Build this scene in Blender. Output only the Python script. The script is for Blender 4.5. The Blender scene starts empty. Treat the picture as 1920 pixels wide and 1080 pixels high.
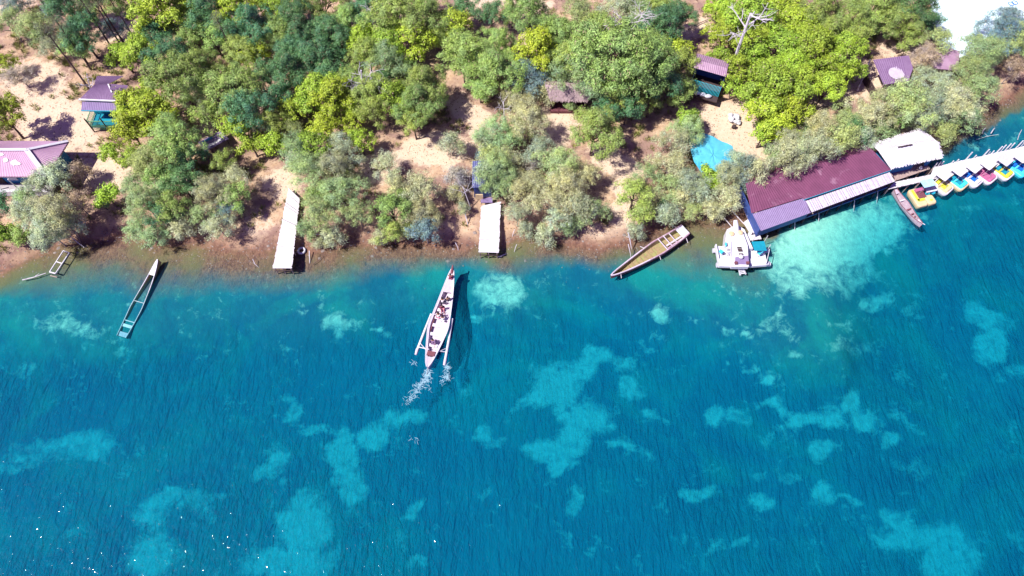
import bpy, math, random
import numpy as np
from mathutils import Vector, Matrix, Quaternion
R = math.radians
sc = bpy.context.scene
col = sc.collection

# ---------------------------------------------------------------- camera
H = 65.0; TILT = R(28.0); F = 1300.0
cd = bpy.data.cameras.new("camera"); cd.sensor_width = 36; cd.lens = F/1920*36
cd.clip_start = 0.5; cd.clip_end = 3000
cam = bpy.data.objects.new("camera", cd); col.objects.link(cam)
cam.location = (0, 0, H); cam.rotation_euler = (TILT, 0, 0)
sc.camera = cam
# ---------------------------------------------------------------- sky, sun, exposure
SUN_E, SHAD_A = 54.0, 20.0
w = bpy.data.worlds.new("World"); sc.world = w; w.use_nodes = True
nt = w.node_tree; bg = nt.nodes['Background']
sky = nt.nodes.new('ShaderNodeTexSky'); sky.sky_type = 'NISHITA'; sky.sun_disc = False
sky.sun_elevation = R(SUN_E); sky.sun_rotation = math.atan2(-math.cos(R(SHAD_A)), -math.sin(R(SHAD_A)))
tint = nt.nodes.new('ShaderNodeMix'); tint.data_type = 'RGBA'; tint.blend_type = 'MULTIPLY'
tint.inputs[0].default_value = 1; tint.inputs[7].default_value = (.98, .46, 1.45, 1)
nt.links.new(sky.outputs[0], tint.inputs[6]); nt.links.new(tint.outputs[2], bg.inputs[0])
bg.inputs[1].default_value = 0.051
ld = bpy.data.lights.new("sun", 'SUN'); ld.energy = 5.0; ld.angle = R(.5); ld.color = (1.0, .95, .86)
sun = bpy.data.objects.new("sun", ld); col.objects.link(sun)
sd = Vector((math.cos(R(SUN_E))*math.cos(R(SHAD_A)), math.cos(R(SUN_E))*math.sin(R(SHAD_A)), -math.sin(R(SUN_E))))
sun.rotation_euler = sd.to_track_quat('-Z', 'Y').to_euler(); sun.location = (-40, -20, 90)
sc.view_settings.view_transform = 'Standard'; sc.view_settings.look = 'None'
sc.view_settings.exposure = 0.76; sc.view_settings.gamma = 1
try:
    sc.cycles.transparent_max_bounces = 16
    sc.cycles.max_bounces = 5
except Exception: pass

# ---------------------------------------------------------------- geometry helpers
st, ct = math.sin(TILT), math.cos(TILT)
def at(px, py, z=0.0):
    """world point at height z seen at photo pixel (1920 wide)"""
    x = (px-960)/F; y = -(py-540)/F
    d = Vector((x, y*ct+st, y*st-ct))
    t = (z-H)/d.z
    return Vector((d.x*t, d.y*t, z))
def ppm(px, py, z=0.0):
    p = at(px, py, z); return F/((p.y)*st+(H-z)*ct)
def to_px(X, Y, Z):
    v = Y*ct - (H-Z)*st*(-1)*(-1); dep = Y*st+(H-Z)*ct; up = Y*ct-(H-Z)*st
    return 960+F*X/dep, 540-F*up/dep

def props(o, label=None, cat=None, group=None, kind=None):
    if label: o['label'] = label
    if cat: o['category'] = cat
    if group: o['group'] = group
    if kind: o['kind'] = kind
    return o
def T(name, label, cat, loc=(0,0,0), rz=0, group=None):
    o = bpy.data.objects.new(name, None); col.objects.link(o); o.location = loc; o.rotation_euler = (0,0,rz)
    o.empty_display_size = .2
    return props(o, label, cat, group)

class MB:
    def __init__(s): s.v = []; s.f = []
    def add(s, vs, fs):
        n = len(s.v); s.v += [tuple(v) for v in vs]; s.f += [tuple(i+n for i in f) for f in fs]; return s
    def hexa(s, b, t):      # bottom 4, top 4 (same winding ccw)
        return s.add(list(b)+list(t), [(3,2,1,0),(4,5,6,7),(0,1,5,4),(1,2,6,5),(2,3,7,6),(3,0,4,7)])
    def box(s, c, d, rz=0):
        c = Vector(c); m = Matrix.Rotation(rz, 3, 'Z'); hx, hy, hz = d[0]/2, d[1]/2, d[2]/2
        P = [c+m@Vector(p) for p in ((-hx,-hy,-hz),(hx,-hy,-hz),(hx,hy,-hz),(-hx,hy,-hz),(-hx,-hy,hz),(hx,-hy,hz),(hx,hy,hz),(-hx,hy,hz))]
        return s.hexa(P[:4], P[4:])
    def bar(s, a, b, wd, ht, up=(0,0,1)):
        a = Vector(a); b = Vector(b); d = (b-a).normalized(); u = Vector(up)
        if abs(d.dot(u)) > .98: u = Vector((1,0,0))
        sd_ = d.cross(u).normalized(); u = sd_.cross(d).normalized()
        q = [a-sd_*wd/2-u*ht/2, a+sd_*wd/2-u*ht/2, b+sd_*wd/2-u*ht/2, b-sd_*wd/2-u*ht/2]
        return s.hexa(q, [p+u*ht for p in q])
    def tube(s, pts, rads, n=7, cap=True):
        pts = [Vector(p) for p in pts]
        if not isinstance(rads, (list, tuple)): rads = [rads]*len(pts)
        n0 = len(s.v); prev = None
        for i, p in enumerate(pts):
            d = (pts[min(i+1,len(pts)-1)]-pts[max(i-1,0)]).normalized()
            u = Vector((0,0,1)) if abs(d.z) < .9 else Vector((1,0,0))
            if prev is not None: u = prev
            a = d.cross(u).normalized(); b = a.cross(d).normalized(); prev = b
            for k in range(n):
                t = 2*math.pi*k/n; s.v.append(tuple(p+(a*math.cos(t)+b*math.sin(t))*rads[i]))
        for i in range(len(pts)-1):
            for k in range(n):
                q = n0+i*n; s.f.append((q+k, q+(k+1)%n, q+n+(k+1)%n, q+n+k))
        if cap:
            s.f.append(tuple(n0+k for k in range(n))[::-1]); q = n0+(len(pts)-1)*n; s.f.append(tuple(q+k for k in range(n)))
        return s
    def slab(s, poly, th):  # polygon of 3d points (ccw from above), thickness downward
        n = len(poly); P = [Vector(p) for p in poly]; Q = [p-Vector((0,0,th)) for p in P]
        return s.add(P+Q, [tuple(range(n)), tuple(range(2*n-1, n-1, -1))]+[(i, i+n, (i+1)%n+n, (i+1)%n) for i in range(n)])
    def blob(s, c, r, seed=0, amp=.2, nu=12, nv=8):
        rr = random.Random(seed); c = Vector(c); n0 = len(s.v)
        ph = [rr.uniform(0, 6) for _ in range(6)]
        for j in range(nv+1):
            for i in range(nu):
                th = math.pi*j/nv; f_ = 2*math.pi*i/nu
                k = 1+amp*(math.sin(2*f_+ph[0])*math.sin(3*th+ph[1])+.6*math.sin(5*f_+ph[2])*math.sin(4*th+ph[3]))
                s.v.append((c.x+r[0]*k*math.sin(th)*math.cos(f_), c.y+r[1]*k*math.sin(th)*math.sin(f_), c.z+r[2]*k*math.cos(th)))
        for j in range(nv):
            for i in range(nu):
                a = n0+j*nu; s.f.append((a+i, a+nu+i, a+nu+(i+1)%nu, a+(i+1)%nu))
        return s
    def sheet(s, a, b, c, d, pitch=.25, amp=.03, th=.02, seg=2):
        """corrugated sheet: a,b eave (left,right), c,d ridge (right,left); ribs run eave to ridge"""
        a, b, c, d = map(Vector, (a, b, c, d)); wdt = max((b-a).length, (c-d).length); n = max(4, int(wdt/pitch)*4)
        nrm = (b-a).cross(d-a).normalized(); n0 = len(s.v)
        for layer in (0, 1):
            for j in range(seg+1):
                v = j/seg
                for i in range(n+1):
                    u = i/n; p = (a*(1-u)+b*u)*(1-v)+(d*(1-u)+c*u)*v
                    p = p+nrm*(amp*math.sin(2*math.pi*i/4)-layer*th); s.v.append(tuple(p))
        L = (seg+1)*(n+1)
        for j in range(seg):
            for i in range(n):
                q = n0+j*(n+1)+i; s.f.append((q, q+1, q+n+2, q+n+1)); q += L; s.f.append((q, q+n+1, q+n+2, q+1))
        for j in range(seg):
            for i in (0, n):
                q = n0+j*(n+1)+i; s.f.append((q, q+n+1, q+n+1+L, q+L))
        for i in range(n):
            for j in (0, seg):
                q = n0+j*(n+1)+i; s.f.append((q, q+L, q+1+L, q+1))
        return s
    def build(s, name, mat, parent=None, smooth=False):
        me = bpy.data.meshes.new(name)
        off = parent_world(parent)
        me.from_pydata([(v[0]-off[0], v[1]-off[1], v[2]-off[2]) for v in s.v], [], s.f)
        me.update()
        if smooth: me.polygons.foreach_set('use_smooth', [True]*len(me.polygons))
        if mat: me.materials.append(mat)
        o = bpy.data.objects.new(name, me); col.objects.link(o); o.parent = parent
        return o
def parent_world(p):
    if p is None: return (0,0,0)
    l = Vector((0,0,0))
    while p is not None: l += p.location; p = p.parent
    return l
def np_mesh(name, V, Fq, mat=None):
    """V (n,3), Fq (m,k)"""
    me = bpy.data.meshes.new(name); m, k = Fq.shape
    me.vertices.add(len(V)); me.vertices.foreach_set('co', np.asarray(V, dtype=np.float32).ravel())
    me.loops.add(m*k); me.loops.foreach_set('vertex_index', Fq.astype(np.int32).ravel())
    me.polygons.add(m); me.polygons.foreach_set('loop_start', np.arange(0, m*k, k, dtype=np.int32))
    me.update(calc_edges=True)
    if mat: me.materials.append(mat)
    return me

# ---------------------------------------------------------------- materials
def newmat(name):
    m = bpy.data.materials.new(name); m.use_nodes = True; return m, m.node_tree, m.node_tree.nodes['Principled BSDF']
def N(nt, t, **kw):
    n = nt.nodes.new(t)
    for k, v in kw.items():
        if isinstance(k, str) and hasattr(n, k): setattr(n, k, v)
    return n
def noise(nt, scale, detail=4, rough=.55, coord=None, mapping=None, dist=0):
    n = nt.nodes.new('ShaderNodeTexNoise'); n.inputs['Scale'].default_value = scale
    n.inputs['Detail'].default_value = detail; n.inputs['Roughness'].default_value = rough; n.inputs['Distortion'].default_value = dist
    if coord is not None:
        if mapping:
            mp = nt.nodes.new('ShaderNodeMapping'); mp.inputs['Rotation'].default_value = (0,0,mapping[0]); mp.inputs['Scale'].default_value = mapping[1]
            nt.links.new(coord, mp.inputs['Vector']); coord = mp.outputs[0]
        nt.links.new(coord, n.inputs['Vector'])
    return n.outputs['Fac']
def ramp(nt, fac, stops):
    r = nt.nodes.new('ShaderNodeValToRGB'); e = r.color_ramp.elements
    while len(e) < len(stops): e.new(.5)
    for i, (p, c) in enumerate(stops):
        e[i].position = p; e[i].color = (c, c, c, 1) if isinstance(c, (int, float)) else (*c, 1)
    nt.links.new(fac, r.inputs[0]); return r.outputs[0]
def mixc(nt, fac, a, b, mode='MIX'):
    m = nt.nodes.new('ShaderNodeMix'); m.data_type = 'RGBA'; m.blend_type = mode
    for sock, v in ((0, fac), (6, a), (7, b)):
        if isinstance(v, (int, float)): m.inputs[sock].default_value = v
        elif isinstance(v, tuple): m.inputs[sock].default_value = (*v[:3], 1)
        else: nt.links.new(v, m.inputs[sock])
    return m.outputs[2]
def math_(nt, op, a, b=None, c=None, clamp=False):
    m = nt.nodes.new('ShaderNodeMath'); m.operation = op; m.use_clamp = clamp
    for i, v in enumerate((a, b, c)):
        if v is None: continue
        if isinstance(v, (int, float)): m.inputs[i].default_value = v
        else: nt.links.new(v, m.inputs[i])
    return m.outputs[0]
def bump(nt, h, strength, dist=.1):
    b = nt.nodes.new('ShaderNodeBump'); b.inputs['Strength'].default_value = strength; b.inputs['Distance'].default_value = dist
    nt.links.new(h, b.inputs['Height']); return b.outputs[0]
def surf(name, c1, c2=None, scale=2.0, rough=.7, stain=None, sthr=.6, metal=0, bmp=.25, spec=.3, aniso=None):
    """weathered procedural surface: two tones, fine grain, optional stain colour"""
    m, nt, p = newmat(name); tc = nt.nodes.new('ShaderNodeTexCoord').outputs['Object']
    if c2 is None: c2 = tuple(x*.72 for x in c1)
    n1 = noise(nt, scale, 6, .65, tc, aniso); n2 = noise(nt, scale*9, 3, .6, tc)
    f = math_(nt, 'ADD', math_(nt, 'MULTIPLY', n1, .7), math_(nt, 'MULTIPLY', n2, .3))
    c = mixc(nt, ramp(nt, f, [(.36, 0.), (.62, 1.)]), c1, c2)
    if stain:
        n3 = noise(nt, scale*.6, 5, .7, tc, aniso, dist=.6); c = mixc(nt, ramp(nt, n3, [(sthr, 0.), (sthr+.08, 1.)]), c, stain)
    nt.links.new(c, p.inputs['Base Color']); p.inputs['Roughness'].default_value = rough; p.inputs['Metallic'].default_value = metal
    p.inputs['Specular IOR Level'].default_value = spec
    nt.links.new(bump(nt, n2, bmp, .03), p.inputs['Normal'])
    return m
M = {}
M['maroon'] = surf('maroon roofing', (.19,.062,.125), (.135,.044,.09), .7, .55, (.26,.13,.20), .56)
M['lavender'] = surf('lavender roofing', (.24,.185,.34), (.19,.14,.27), 1.5, .45)
M['pink'] = surf('pink roofing', (.52,.34,.47), (.45,.28,.40), .8, .5, (.56,.50,.56), .66)
M['lilac'] = surf('lilac roofing', (.21,.135,.245), (.16,.095,.19), 1.0, .5, (.30,.22,.34), .62)
M['palepurple'] = surf('pale purple roofing', (.36,.24,.34), (.27,.16,.25), 1.0, .5)
M['whitesheet'] = surf('white sheet', (.46,.42,.52), (.30,.26,.36), 3.0, .5, (.3,.22,.32), .68, aniso=None)
M['white'] = surf('white paint', (.62,.62,.66), (.50,.49,.55), 2.0, .45, (.45,.42,.40), .72)
M['deck'] = surf('bleached planks', (.62,.60,.64), (.48,.46,.50), 4.0, .8, (.28,.23,.24), .66)
M['plank'] = surf('weathered timber', (.42,.33,.30), (.24,.17,.16), 5.0, .85)
M['darkwood'] = surf('dark timber', (.07,.045,.045), (.04,.025,.03), 4.0, .85)
M['kioskblue'] = surf('faded blue sheet', (.12,.14,.30), (.07,.08,.2), 2.0, .6)
M['bluewall'] = surf('blue wall paint', (.02,.20,.42), (.02,.14,.32), 2.0, .6)
M['cyanwall'] = surf('cyan paint', (.03,.42,.55), (.02,.28,.42), 2.0, .6)
M['navy'] = surf('navy wall paint', (.05,.09,.30), (.03,.06,.2), 2.0, .6)
M['greenpaint'] = surf('green paint', (.16,.38,.20), (.09,.26,.14), 3.0, .6)
M['thatch'] = surf('bleached thatch', (.84,.82,.88), (.64,.62,.68), 5.0, .95, (.46,.36,.32), .66, bmp=.8)
M['brownthatch'] = surf('brown thatch', (.50,.38,.40), (.34,.25,.27), 5.0, .95, (.55,.48,.42), .6, bmp=.8)
M['tarp'] = surf('blue tarpaulin', (.10,.44,.56), (.07,.37,.52), 1.0, .45, (.02,.28,.60), .6)
M['boatwhite'] = surf('boat white paint', (.58,.52,.60), (.48,.41,.50), 3.0, .5, (.35,.24,.28), .68)
M['boatin'] = surf('boat inside paint', (.50,.45,.52), (.38,.33,.40), 4.0, .6, (.3,.2,.22), .66)
M['pinkwood'] = surf('faded pink paint', (.44,.30,.37), (.33,.21,.28), 4.0, .7, (.5,.46,.46), .54)
M['paleboat'] = surf('pale lilac boat paint', (.40,.33,.38), (.29,.23,.28), 4.0, .6, (.3,.2,.26), .64)
M['palepatch'] = surf('worn pale roof coat', (.52,.47,.56), (.40,.34,.44), 2.5, .6)
M['mossy'] = surf('mossy boat floor', (.34,.25,.14), (.22,.17,.09), 4.0, .9, (.26,.28,.10), .52)
M['redbrown'] = surf('red brown timber', (.20,.07,.08), (.12,.04,.06), 4.0, .7)
M['rubber'] = surf('old rubber', (.03,.025,.03), (.05,.04,.045), 8.0, .8)
M['grey'] = surf('grey metal', (.3,.3,.33), (.2,.2,.22), 3.0, .5)
M['concrete'] = surf('concrete', (.40,.37,.40), (.3,.27,.3), 2.0, .9)
M['bone'] = surf('bleached dead wood', (.60,.57,.62), (.44,.41,.46), 6.0, .85)
M['bark'] = surf('bark', (.14,.095,.09), (.08,.05,.055), 6.0, .9)
M['palebark'] = surf('pale bark', (.32,.27,.26), (.2,.16,.16), 6.0, .9)
M['yellow'] = surf('yellow plastic', (.55,.55,.05), (.45,.45,.05), 3.0, .4)
M['tan'] = surf('tan fibreglass', (.62,.50,.30), (.52,.40,.24), 3.0, .45)
M['cyan'] = surf('cyan plastic', (.06,.62,.78), (.05,.52,.68), 3.0, .4)
M['deepblue'] = surf('blue plastic', (.01,.14,.50), (.01,.1,.4), 3.0, .4)
M['teal'] = surf('teal plastic', (.01,.28,.38), (.01,.2,.3), 3.0, .4)
M['mauve'] = surf('mauve plastic', (.42,.12,.26), (.35,.1,.2), 3.0, .4)
M['sack'] = surf('white sacking', (.52,.52,.58), (.4,.4,.48), 5.0, .8)
M['skin'] = surf('skin', (.26,.14,.09), (.22,.12,.08), 5.0, .6)
M['hair'] = surf('black hair', (.015,.012,.012), (.02,.015,.015), 9.0, .6)
M['shirtw'] = surf('white cloth', (.75,.74,.76), (.62,.6,.64), 6.0, .9)
M['shirtm'] = surf('maroon cloth', (.22,.05,.09), (.15,.03,.07), 6.0, .9)
M['shirtp'] = surf('purple cloth', (.24,.15,.28), (.17,.1,.2), 6.0, .9)
M['shirtd'] = surf('dark cloth', (.06,.05,.08), (.04,.03,.05), 6.0, .9)
M['trouser'] = surf('dark trousers', (.04,.04,.06), (.06,.05,.08), 6.0, .9)
M['pinkcloth'] = surf('pink cloth', (.6,.2,.3), (.45,.15,.22), 6.0, .9)

def leafmat(name, trans=.25):
    m, nt, p = newmat(name)
    oi = nt.nodes.new('ShaderNodeObjectInfo'); g = nt.nodes.new('ShaderNodeNewGeometry')
    tc = nt.nodes.new('ShaderNodeTexCoord').outputs['Object']
    v = math_(nt, 'MULTIPLY_ADD', g.outputs['Random Per Island'], .9, .5)
    c = mixc(nt, 1.0, oi.outputs['Color'], v, 'MULTIPLY')
    n = noise(nt, .9, 3, .6, tc)
    c = mixc(nt, ramp(nt, n, [(.35, 0.), (.65, 1.)]), c, mixc(nt, 1., c, (1.22,1.12,.7), 'MULTIPLY'))
    rd = ramp(nt, g.outputs['Random Per Island'], [(.95, 0.), (.97, 1.)])
    c = mixc(nt, rd, c, (.38,.30,.20))
    nt.links.new(c, p.inputs['Base Color']); p.inputs['Roughness'].default_value = .55; p.inputs['Specular IOR Level'].default_value = .25
    t = nt.nodes.new('ShaderNodeBsdfTranslucent'); nt.links.new(c, t.inputs[0])
    mx = nt.nodes.new('ShaderNodeMixShader'); mx.inputs[0].default_value = trans
    nt.links.new(p.outputs[0], mx.inputs[1]); nt.links.new(t.outputs[0], mx.inputs[2])
    nt.links.new(mx.outputs[0], nt.nodes['Material Output'].inputs[0])
    return m
M['leaf'] = leafmat('leaves')

# ---------------------------------------------------------------- terrain
SH = [(-700,640),(0,515),(60,492),(100,472),(150,462),(230,442),(300,458),(380,470),(450,478),(520,478),(600,470),(700,455),(760,462),(850,468),(930,462),(1000,455),(1060,462),(1120,465),(1200,452),(1270,430),(1330,412),(1400,405),(1450,380),(1550,340),(1650,292),(1750,268),(1850,215),(1875,188),(1920,172),(2500,20)]
ED = [(-700,720),(0,572),(100,592),(250,600),(400,570),(520,588),(600,580),(700,548),(800,522),(870,500),(950,560),(1020,528),(1080,500),(1150,512),(1250,545),(1350,580),(1450,625),(1580,625),(1690,510),(1760,440),(1840,400),(1920,370),(2600,180)]
shw = np.array([at(*p)[:2] for p in SH]); edw = np.array([at(*p)[:2] for p in ED])
def wob(X, Y): return .55*np.sin(X*.37+1.1*np.sin(Y*.31+X*.11)+.5*np.sin(X*1.3))+.3*np.sin(X*1.03+Y*.45+1.7*np.sin(X*.27))+.16*np.sin(X*2.9+Y*1.3+2*np.sin(X*.7))
def zfun(X, Y):
    X = np.asarray(X, float); Y = np.asarray(Y, float)
    ys = np.interp(X, shw[:,0], shw[:,1])+.45*wob(X, Y*0); ye = np.interp(X, edw[:,0], edw[:,1])+.9*wob(X*.83+5, Y)
    d = Y-ys
    land = np.clip(.16*d, 0, .6)+np.clip((d-6)*.02, 0, 1.2)+.05*np.sin(X*.7)*np.sin(Y*.9)*np.clip(d, 0, 1)
    t = (ys-Y)/np.maximum(ys-ye, 1.0)
    u = np.clip((ye-Y)/7.5, 0, 1); u = u*u*(3-2*u)
    shelf = .72+1.25*np.clip((X-33)/6, 0, 1)
    wz = -(shelf*np.clip(t*1.05, 0, 1)**1.15+(2.7-shelf)*u+np.clip((ye-Y-5)*.02, 0, 1.0))
    return np.where(d > 0, land, wz)
def zg(x, y): return float(zfun(x, y))
# sand patches on the seabed (photo pixel, radii, turn, strength)
SP = [(150,835,75,26,0,.75),(60,852,60,24,0,.6),(15,875,30,20,0,.5),(550,772,28,15,-50,.65),(590,803,18,13,0,.7),(505,880,42,16,40,.8),(640,842,26,36,0,.9),(655,898,24,42,15,.95),(703,820,26,34,-30,.95),(765,782,42,17,0,.9),(660,935,22,18,0,.9),(575,985,44,60,0,1),(545,1055,80,35,0,1),(565,935,15,28,0,.9),(285,1045,50,42,0,1),(350,935,65,22,0,.65),(290,955,40,18,40,.65),(392,965,22,20,0,.6),(770,960,26,13,35,.8),(785,1055,20,12,0,.7),(900,815,24,18,0,.8),(930,828,34,8,0,.6),(630,607,20,18,0,.7),(710,615,14,9,0,.5),
(1040,722,42,42,0,1),(1000,752,36,13,15,1),(1095,692,34,22,40,1),(1120,668,24,14,-30,.9),(1160,678,24,9,-35,.7),(1095,785,46,34,0,1),(1078,825,34,30,0,1),(1032,848,44,22,-15,1),(1052,876,16,18,0,1),(1180,725,14,26,25,.9),(1228,776,24,13,-35,.95),(1160,832,26,12,-30,.8),(1200,845,20,7,-20,.6),(1342,780,20,24,0,.85),(1382,778,20,20,0,.75),(1435,762,26,8,8,.85),(1475,772,26,9,-20,.85),(1530,787,56,15,8,1),(1590,760,20,24,0,1),(1625,790,30,16,-50,1),(1665,825,18,12,-40,.9),(1540,845,24,18,0,1),(1543,925,26,20,0,1),(1590,935,26,10,-15,.85),(1428,945,18,18,0,1),(1308,925,30,14,10,.95),(1440,705,12,11,0,1),(1410,690,20,7,-20,.7),(1500,668,20,9,0,.85),(1240,587,22,18,0,.9),(1391,632,10,9,0,.8),(1858,650,28,34,0,1),(1845,592,50,20,-20,.9),(1640,570,34,14,10,.75),(1735,1010,95,26,0,1),(1785,1058,55,36,0,1),(1690,985,40,22,-40,.9),(1078,940,18,24,0,.8),(1395,1020,16,13,0,.85),(1335,1025,13,12,0,.7),(1580,770,60,12,0,.5),(1700,790,50,12,-30,.5),(1480,890,30,10,-10,.5),(1430,890,20,9,0,.6),(1110,1038,12,10,0,.6),(1560,455,130,55,17,1.15),(1500,520,60,30,0,.75),(1640,430,80,50,17,.8),(1590,520,60,30,20,.6),(940,545,45,30,0,.8),(1450,610,40,18,0,.5),(1710,875,40,12,-20,.45),(1600,650,60,12,0,.4),(1900,700,40,18,0,.5),(120,610,45,14,0,.5),(900,600,40,12,0,.4),(1905,1010,25,20,0,.6)]
# bare bright ground on land
BP = [(110,235,80,60,0,1),(200,320,60,40,0,1.1),(230,55,40,26,0,1),(60,150,70,40,0,.9),(720,300,50,18,0,.9),(830,280,70,30,0,1.1),(880,215,50,25,-40,1),(1050,240,40,35,0,1),(1020,215,50,12,0,1),(1160,310,55,25,-30,1.2),(1170,385,25,60,10,.9),(1375,240,60,45,-30,1.2),(1420,290,30,50,-40,1.1),(1640,160,30,50,40,1),(1690,95,50,16,0,.8),(1560,180,60,20,25,.8),(270,340,30,25,0,1),(400,255,30,30,0,.9),(530,340,35,30,0,.8),(1000,10,30,25,0,.9),(985,55,15,40,0,.8),(920,5,60,12,0,1),(700,330,30,20,0,.8),(10,10,60,30,0,.6),(460,200,30,14,0,.7),(1300,60,40,20,30,.8),(1850,130,20,20,0,.8),(1115,440,90,16,0,.6),(480,430,30,40,0,.5),(60,380,60,10,0,.8)]
def field(X, Y, Z, L, wv=1.0):
    PX, PY = to_px(X, Y, Z); f = np.zeros_like(PX)
    PX, PY = PX+wv*(7*np.sin(X*.9+2*np.sin(Y*.7))+4*np.sin(Y*2.1+X*1.3)+3*np.sin(X*3.7-Y*1.9)), PY+wv*(5*np.sin(Y*1.1+2*np.sin(X*.8))+3*np.sin(X*2.3-Y*1.2)+2*np.sin(X*1.9+Y*4.1))
    for (cx, cy, rx, ry, a, s) in L:
        c, s_ = math.cos(R(a)), math.sin(R(a)); dx = PX-cx; dy = -(PY-cy)
        q = np.sqrt(((dx*c+dy*s_)/rx)**2+((-dx*s_+dy*c)/ry)**2)
        f = np.maximum(f, s*np.clip((1.35-q)/.7, 0, 1))
    return f
def axis(lo, hi, step, far):
    a = list(np.arange(lo, hi+1e-6, step)); s = step
    while a[-1] < far: s *= 1.35; a.append(a[-1]+s)
    s = step
    while a[0] > -far: s *= 1.35; a.insert(0, a[0]-s)
    return np.array(a)
def grid(name, xs, ys, zf):
    X, Y = np.meshgrid(xs, ys); Z = zf(X, Y); V = np.stack([X, Y, Z], -1).reshape(-1, 3)
    nx = len(xs); ny = len(ys); i = np.arange(nx-1); j = np.arange(ny-1)
    I, J = np.meshgrid(i, j); q = (J*nx+I).ravel()
    return X, Y, Z, V, np.stack([q, q+1, q+nx+1, q+nx], 1)
xs = axis(-72, 72, .4, 900); ys_ = axis(2, 84, .4, 900)
X, Y, Z, V, Fq = grid('ground', xs, ys_, zfun)
me = np_mesh('ground', V, Fq)
me.polygons.foreach_set('use_smooth', [True]*len(me.polygons))
ca = me.color_attributes.new('zone', 'FLOAT_COLOR', 'POINT')
PXg, PYg = to_px(X, Y, Z)
inview = (Y > -20) & (Y < 200)
fs = np.where(inview & (Z < 0), field(X, Y, Z, SP), 0); fb = np.where(inview & (Z >= 0), field(X, Y, Z, BP), 0)
shal = np.clip(1.15-(-Z)/.56, 0, 1)*(Z < .12)*np.clip(1-np.maximum(fs-.2, 0)*2.2, 0, 1)*np.where(Z < -.25, 1-.6*np.clip((PXg-1380)/160, 0, 1), 1)
C4 = np.stack([fs*.5, shal, fb*.5, np.ones_like(fs)], -1).reshape(-1, 4).astype(np.float32)
ca.data.foreach_set('color', C4.ravel())

m, nt, p = newmat('sandy ground and seabed')
tc = nt.nodes.new('ShaderNodeTexCoord').outputs['Object']
at_ = nt.nodes.new('ShaderNodeVertexColor'); at_.layer_name = 'zone'
sep = nt.nodes.new('ShaderNodeSeparateColor'); nt.links.new(at_.outputs[0], sep.inputs[0])
xyz = nt.nodes.new('ShaderNodeSeparateXYZ'); nt.links.new(tc, xyz.inputs[0])
nA = noise(nt, .35, 6, .62, tc); nB = noise(nt, 1.6, 6, .7, tc); nC = noise(nt, 9, 4, .7, tc); nD = noise(nt, .12, 4, .6, tc)
# land
soil = mixc(nt, ramp(nt, nB, [(.38, 0.), (.62, 1.)]), (.41,.275,.175), (.52,.385,.265))
soil = mixc(nt, ramp(nt, nA, [(.42, 0.), (.60, 1.)]), soil, (.27,.175,.145))
sand = mixc(nt, ramp(nt, nB, [(.35, 0.), (.65, 1.)]), (.60,.48,.37), (.56,.43,.31))
bare = math_(nt, 'ADD', math_(nt, 'MULTIPLY', sep.outputs[2], 1.3), math_(nt, 'MULTIPLY_ADD', nB, 1.1, -.55))
land = mixc(nt, ramp(nt, bare, [(.18, 0.), (.42, 1.)]), soil, sand)
land = mixc(nt, ramp(nt, nC, [(.60, 0.), (.68, .75)]), land, (.25,.15,.12))
land = mixc(nt, ramp(nt, noise(nt, 4.0, 5, .75, tc, dist=1.0), [(.60, 0.), (.66, .6)]), land, (.22,.17,.10))
# seabed
stn = noise(nt, 2.6, 7, .75, tc, (R(-8), (1.3,.6,1)), 1.2)
weed = mixc(nt, ramp(nt, nA, [(.38, 0.), (.62, 1.)]), (.006,.120,.175), (.010,.175,.190))
weed = mixc(nt, ramp(nt, noise(nt, .9, 6, .75, tc), [(.5, 0.), (.72, .6)]), weed, (.03,.28,.28))
weed = mixc(nt, ramp(nt, noise(nt, .055, 4, .62, tc, dist=.5), [(.40, .75), (.58, 0.)]), weed, (.005,.095,.17))
weed = mixc(nt, ramp(nt, noise(nt, .085, 5, .62, tc, dist=.8), [(.50, 0.), (.66, .8)]), weed, (.012,.25,.21))
bsand = mixc(nt, ramp(nt, nB, [(.35, 0.), (.65, 1.)]), (.30,.62,.50), (.20,.44,.38))
bs = math_(nt, 'ADD', math_(nt, 'MULTIPLY', sep.outputs[0], 1.5), math_(nt, 'MULTIPLY_ADD', noise(nt, .9, 9, .76, tc, dist=.7), 1.9, -.96))
mot = ramp(nt, noise(nt, .28, 8, .68, tc, dist=.5), [(.54, 0.), (.68, .42)])
bs = math_(nt, 'ADD', bs, mot)
bed = mixc(nt, ramp(nt, bs, [(.16, 0.), (.72, 1.)]), weed, bsand)
mud = mixc(nt, ramp(nt, stn, [(.36, 0.), (.62, 1.)]), (.07,.035,.03), (.24,.14,.09))
mud = mixc(nt, ramp(nt, nD, [(.45, 0.), (.60, 1.)]), mud, (.14,.135,.06))
mud = mixc(nt, ramp(nt, nC, [(.58, 0.), (.70, .6)]), mud, (.10,.08,.05))
sh = math_(nt, 'ADD', sep.outputs[1], math_(nt, 'MULTIPLY_ADD', nB, .35, -.17))
bed = mixc(nt, ramp(nt, sh, [(.18, 0.), (.85, 1.)]), bed, mud)
wet = math_(nt, 'MULTIPLY_ADD', math_(nt, 'ADD', nA, math_(nt, 'MULTIPLY', nB, .6)), -.55, xyz.outputs[2])
land = mixc(nt, ramp(nt, math_(nt, 'ADD', wet, .5), [(.10, 1.), (.46, 0.)]), land, mixc(nt, ramp(nt, nB, [(.4, 0.), (.6, 1.)]), (.09,.04,.037), (.24,.135,.095)))
gz = math_(nt, 'MULTIPLY_ADD', nB, .25, math_(nt, 'ADD', xyz.outputs[2], -.12))
c = mixc(nt, ramp(nt, math_(nt, 'MULTIPLY_ADD', gz, 2.2, .5), [(.42, 0.), (.75, 1.)]), bed, land)
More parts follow.
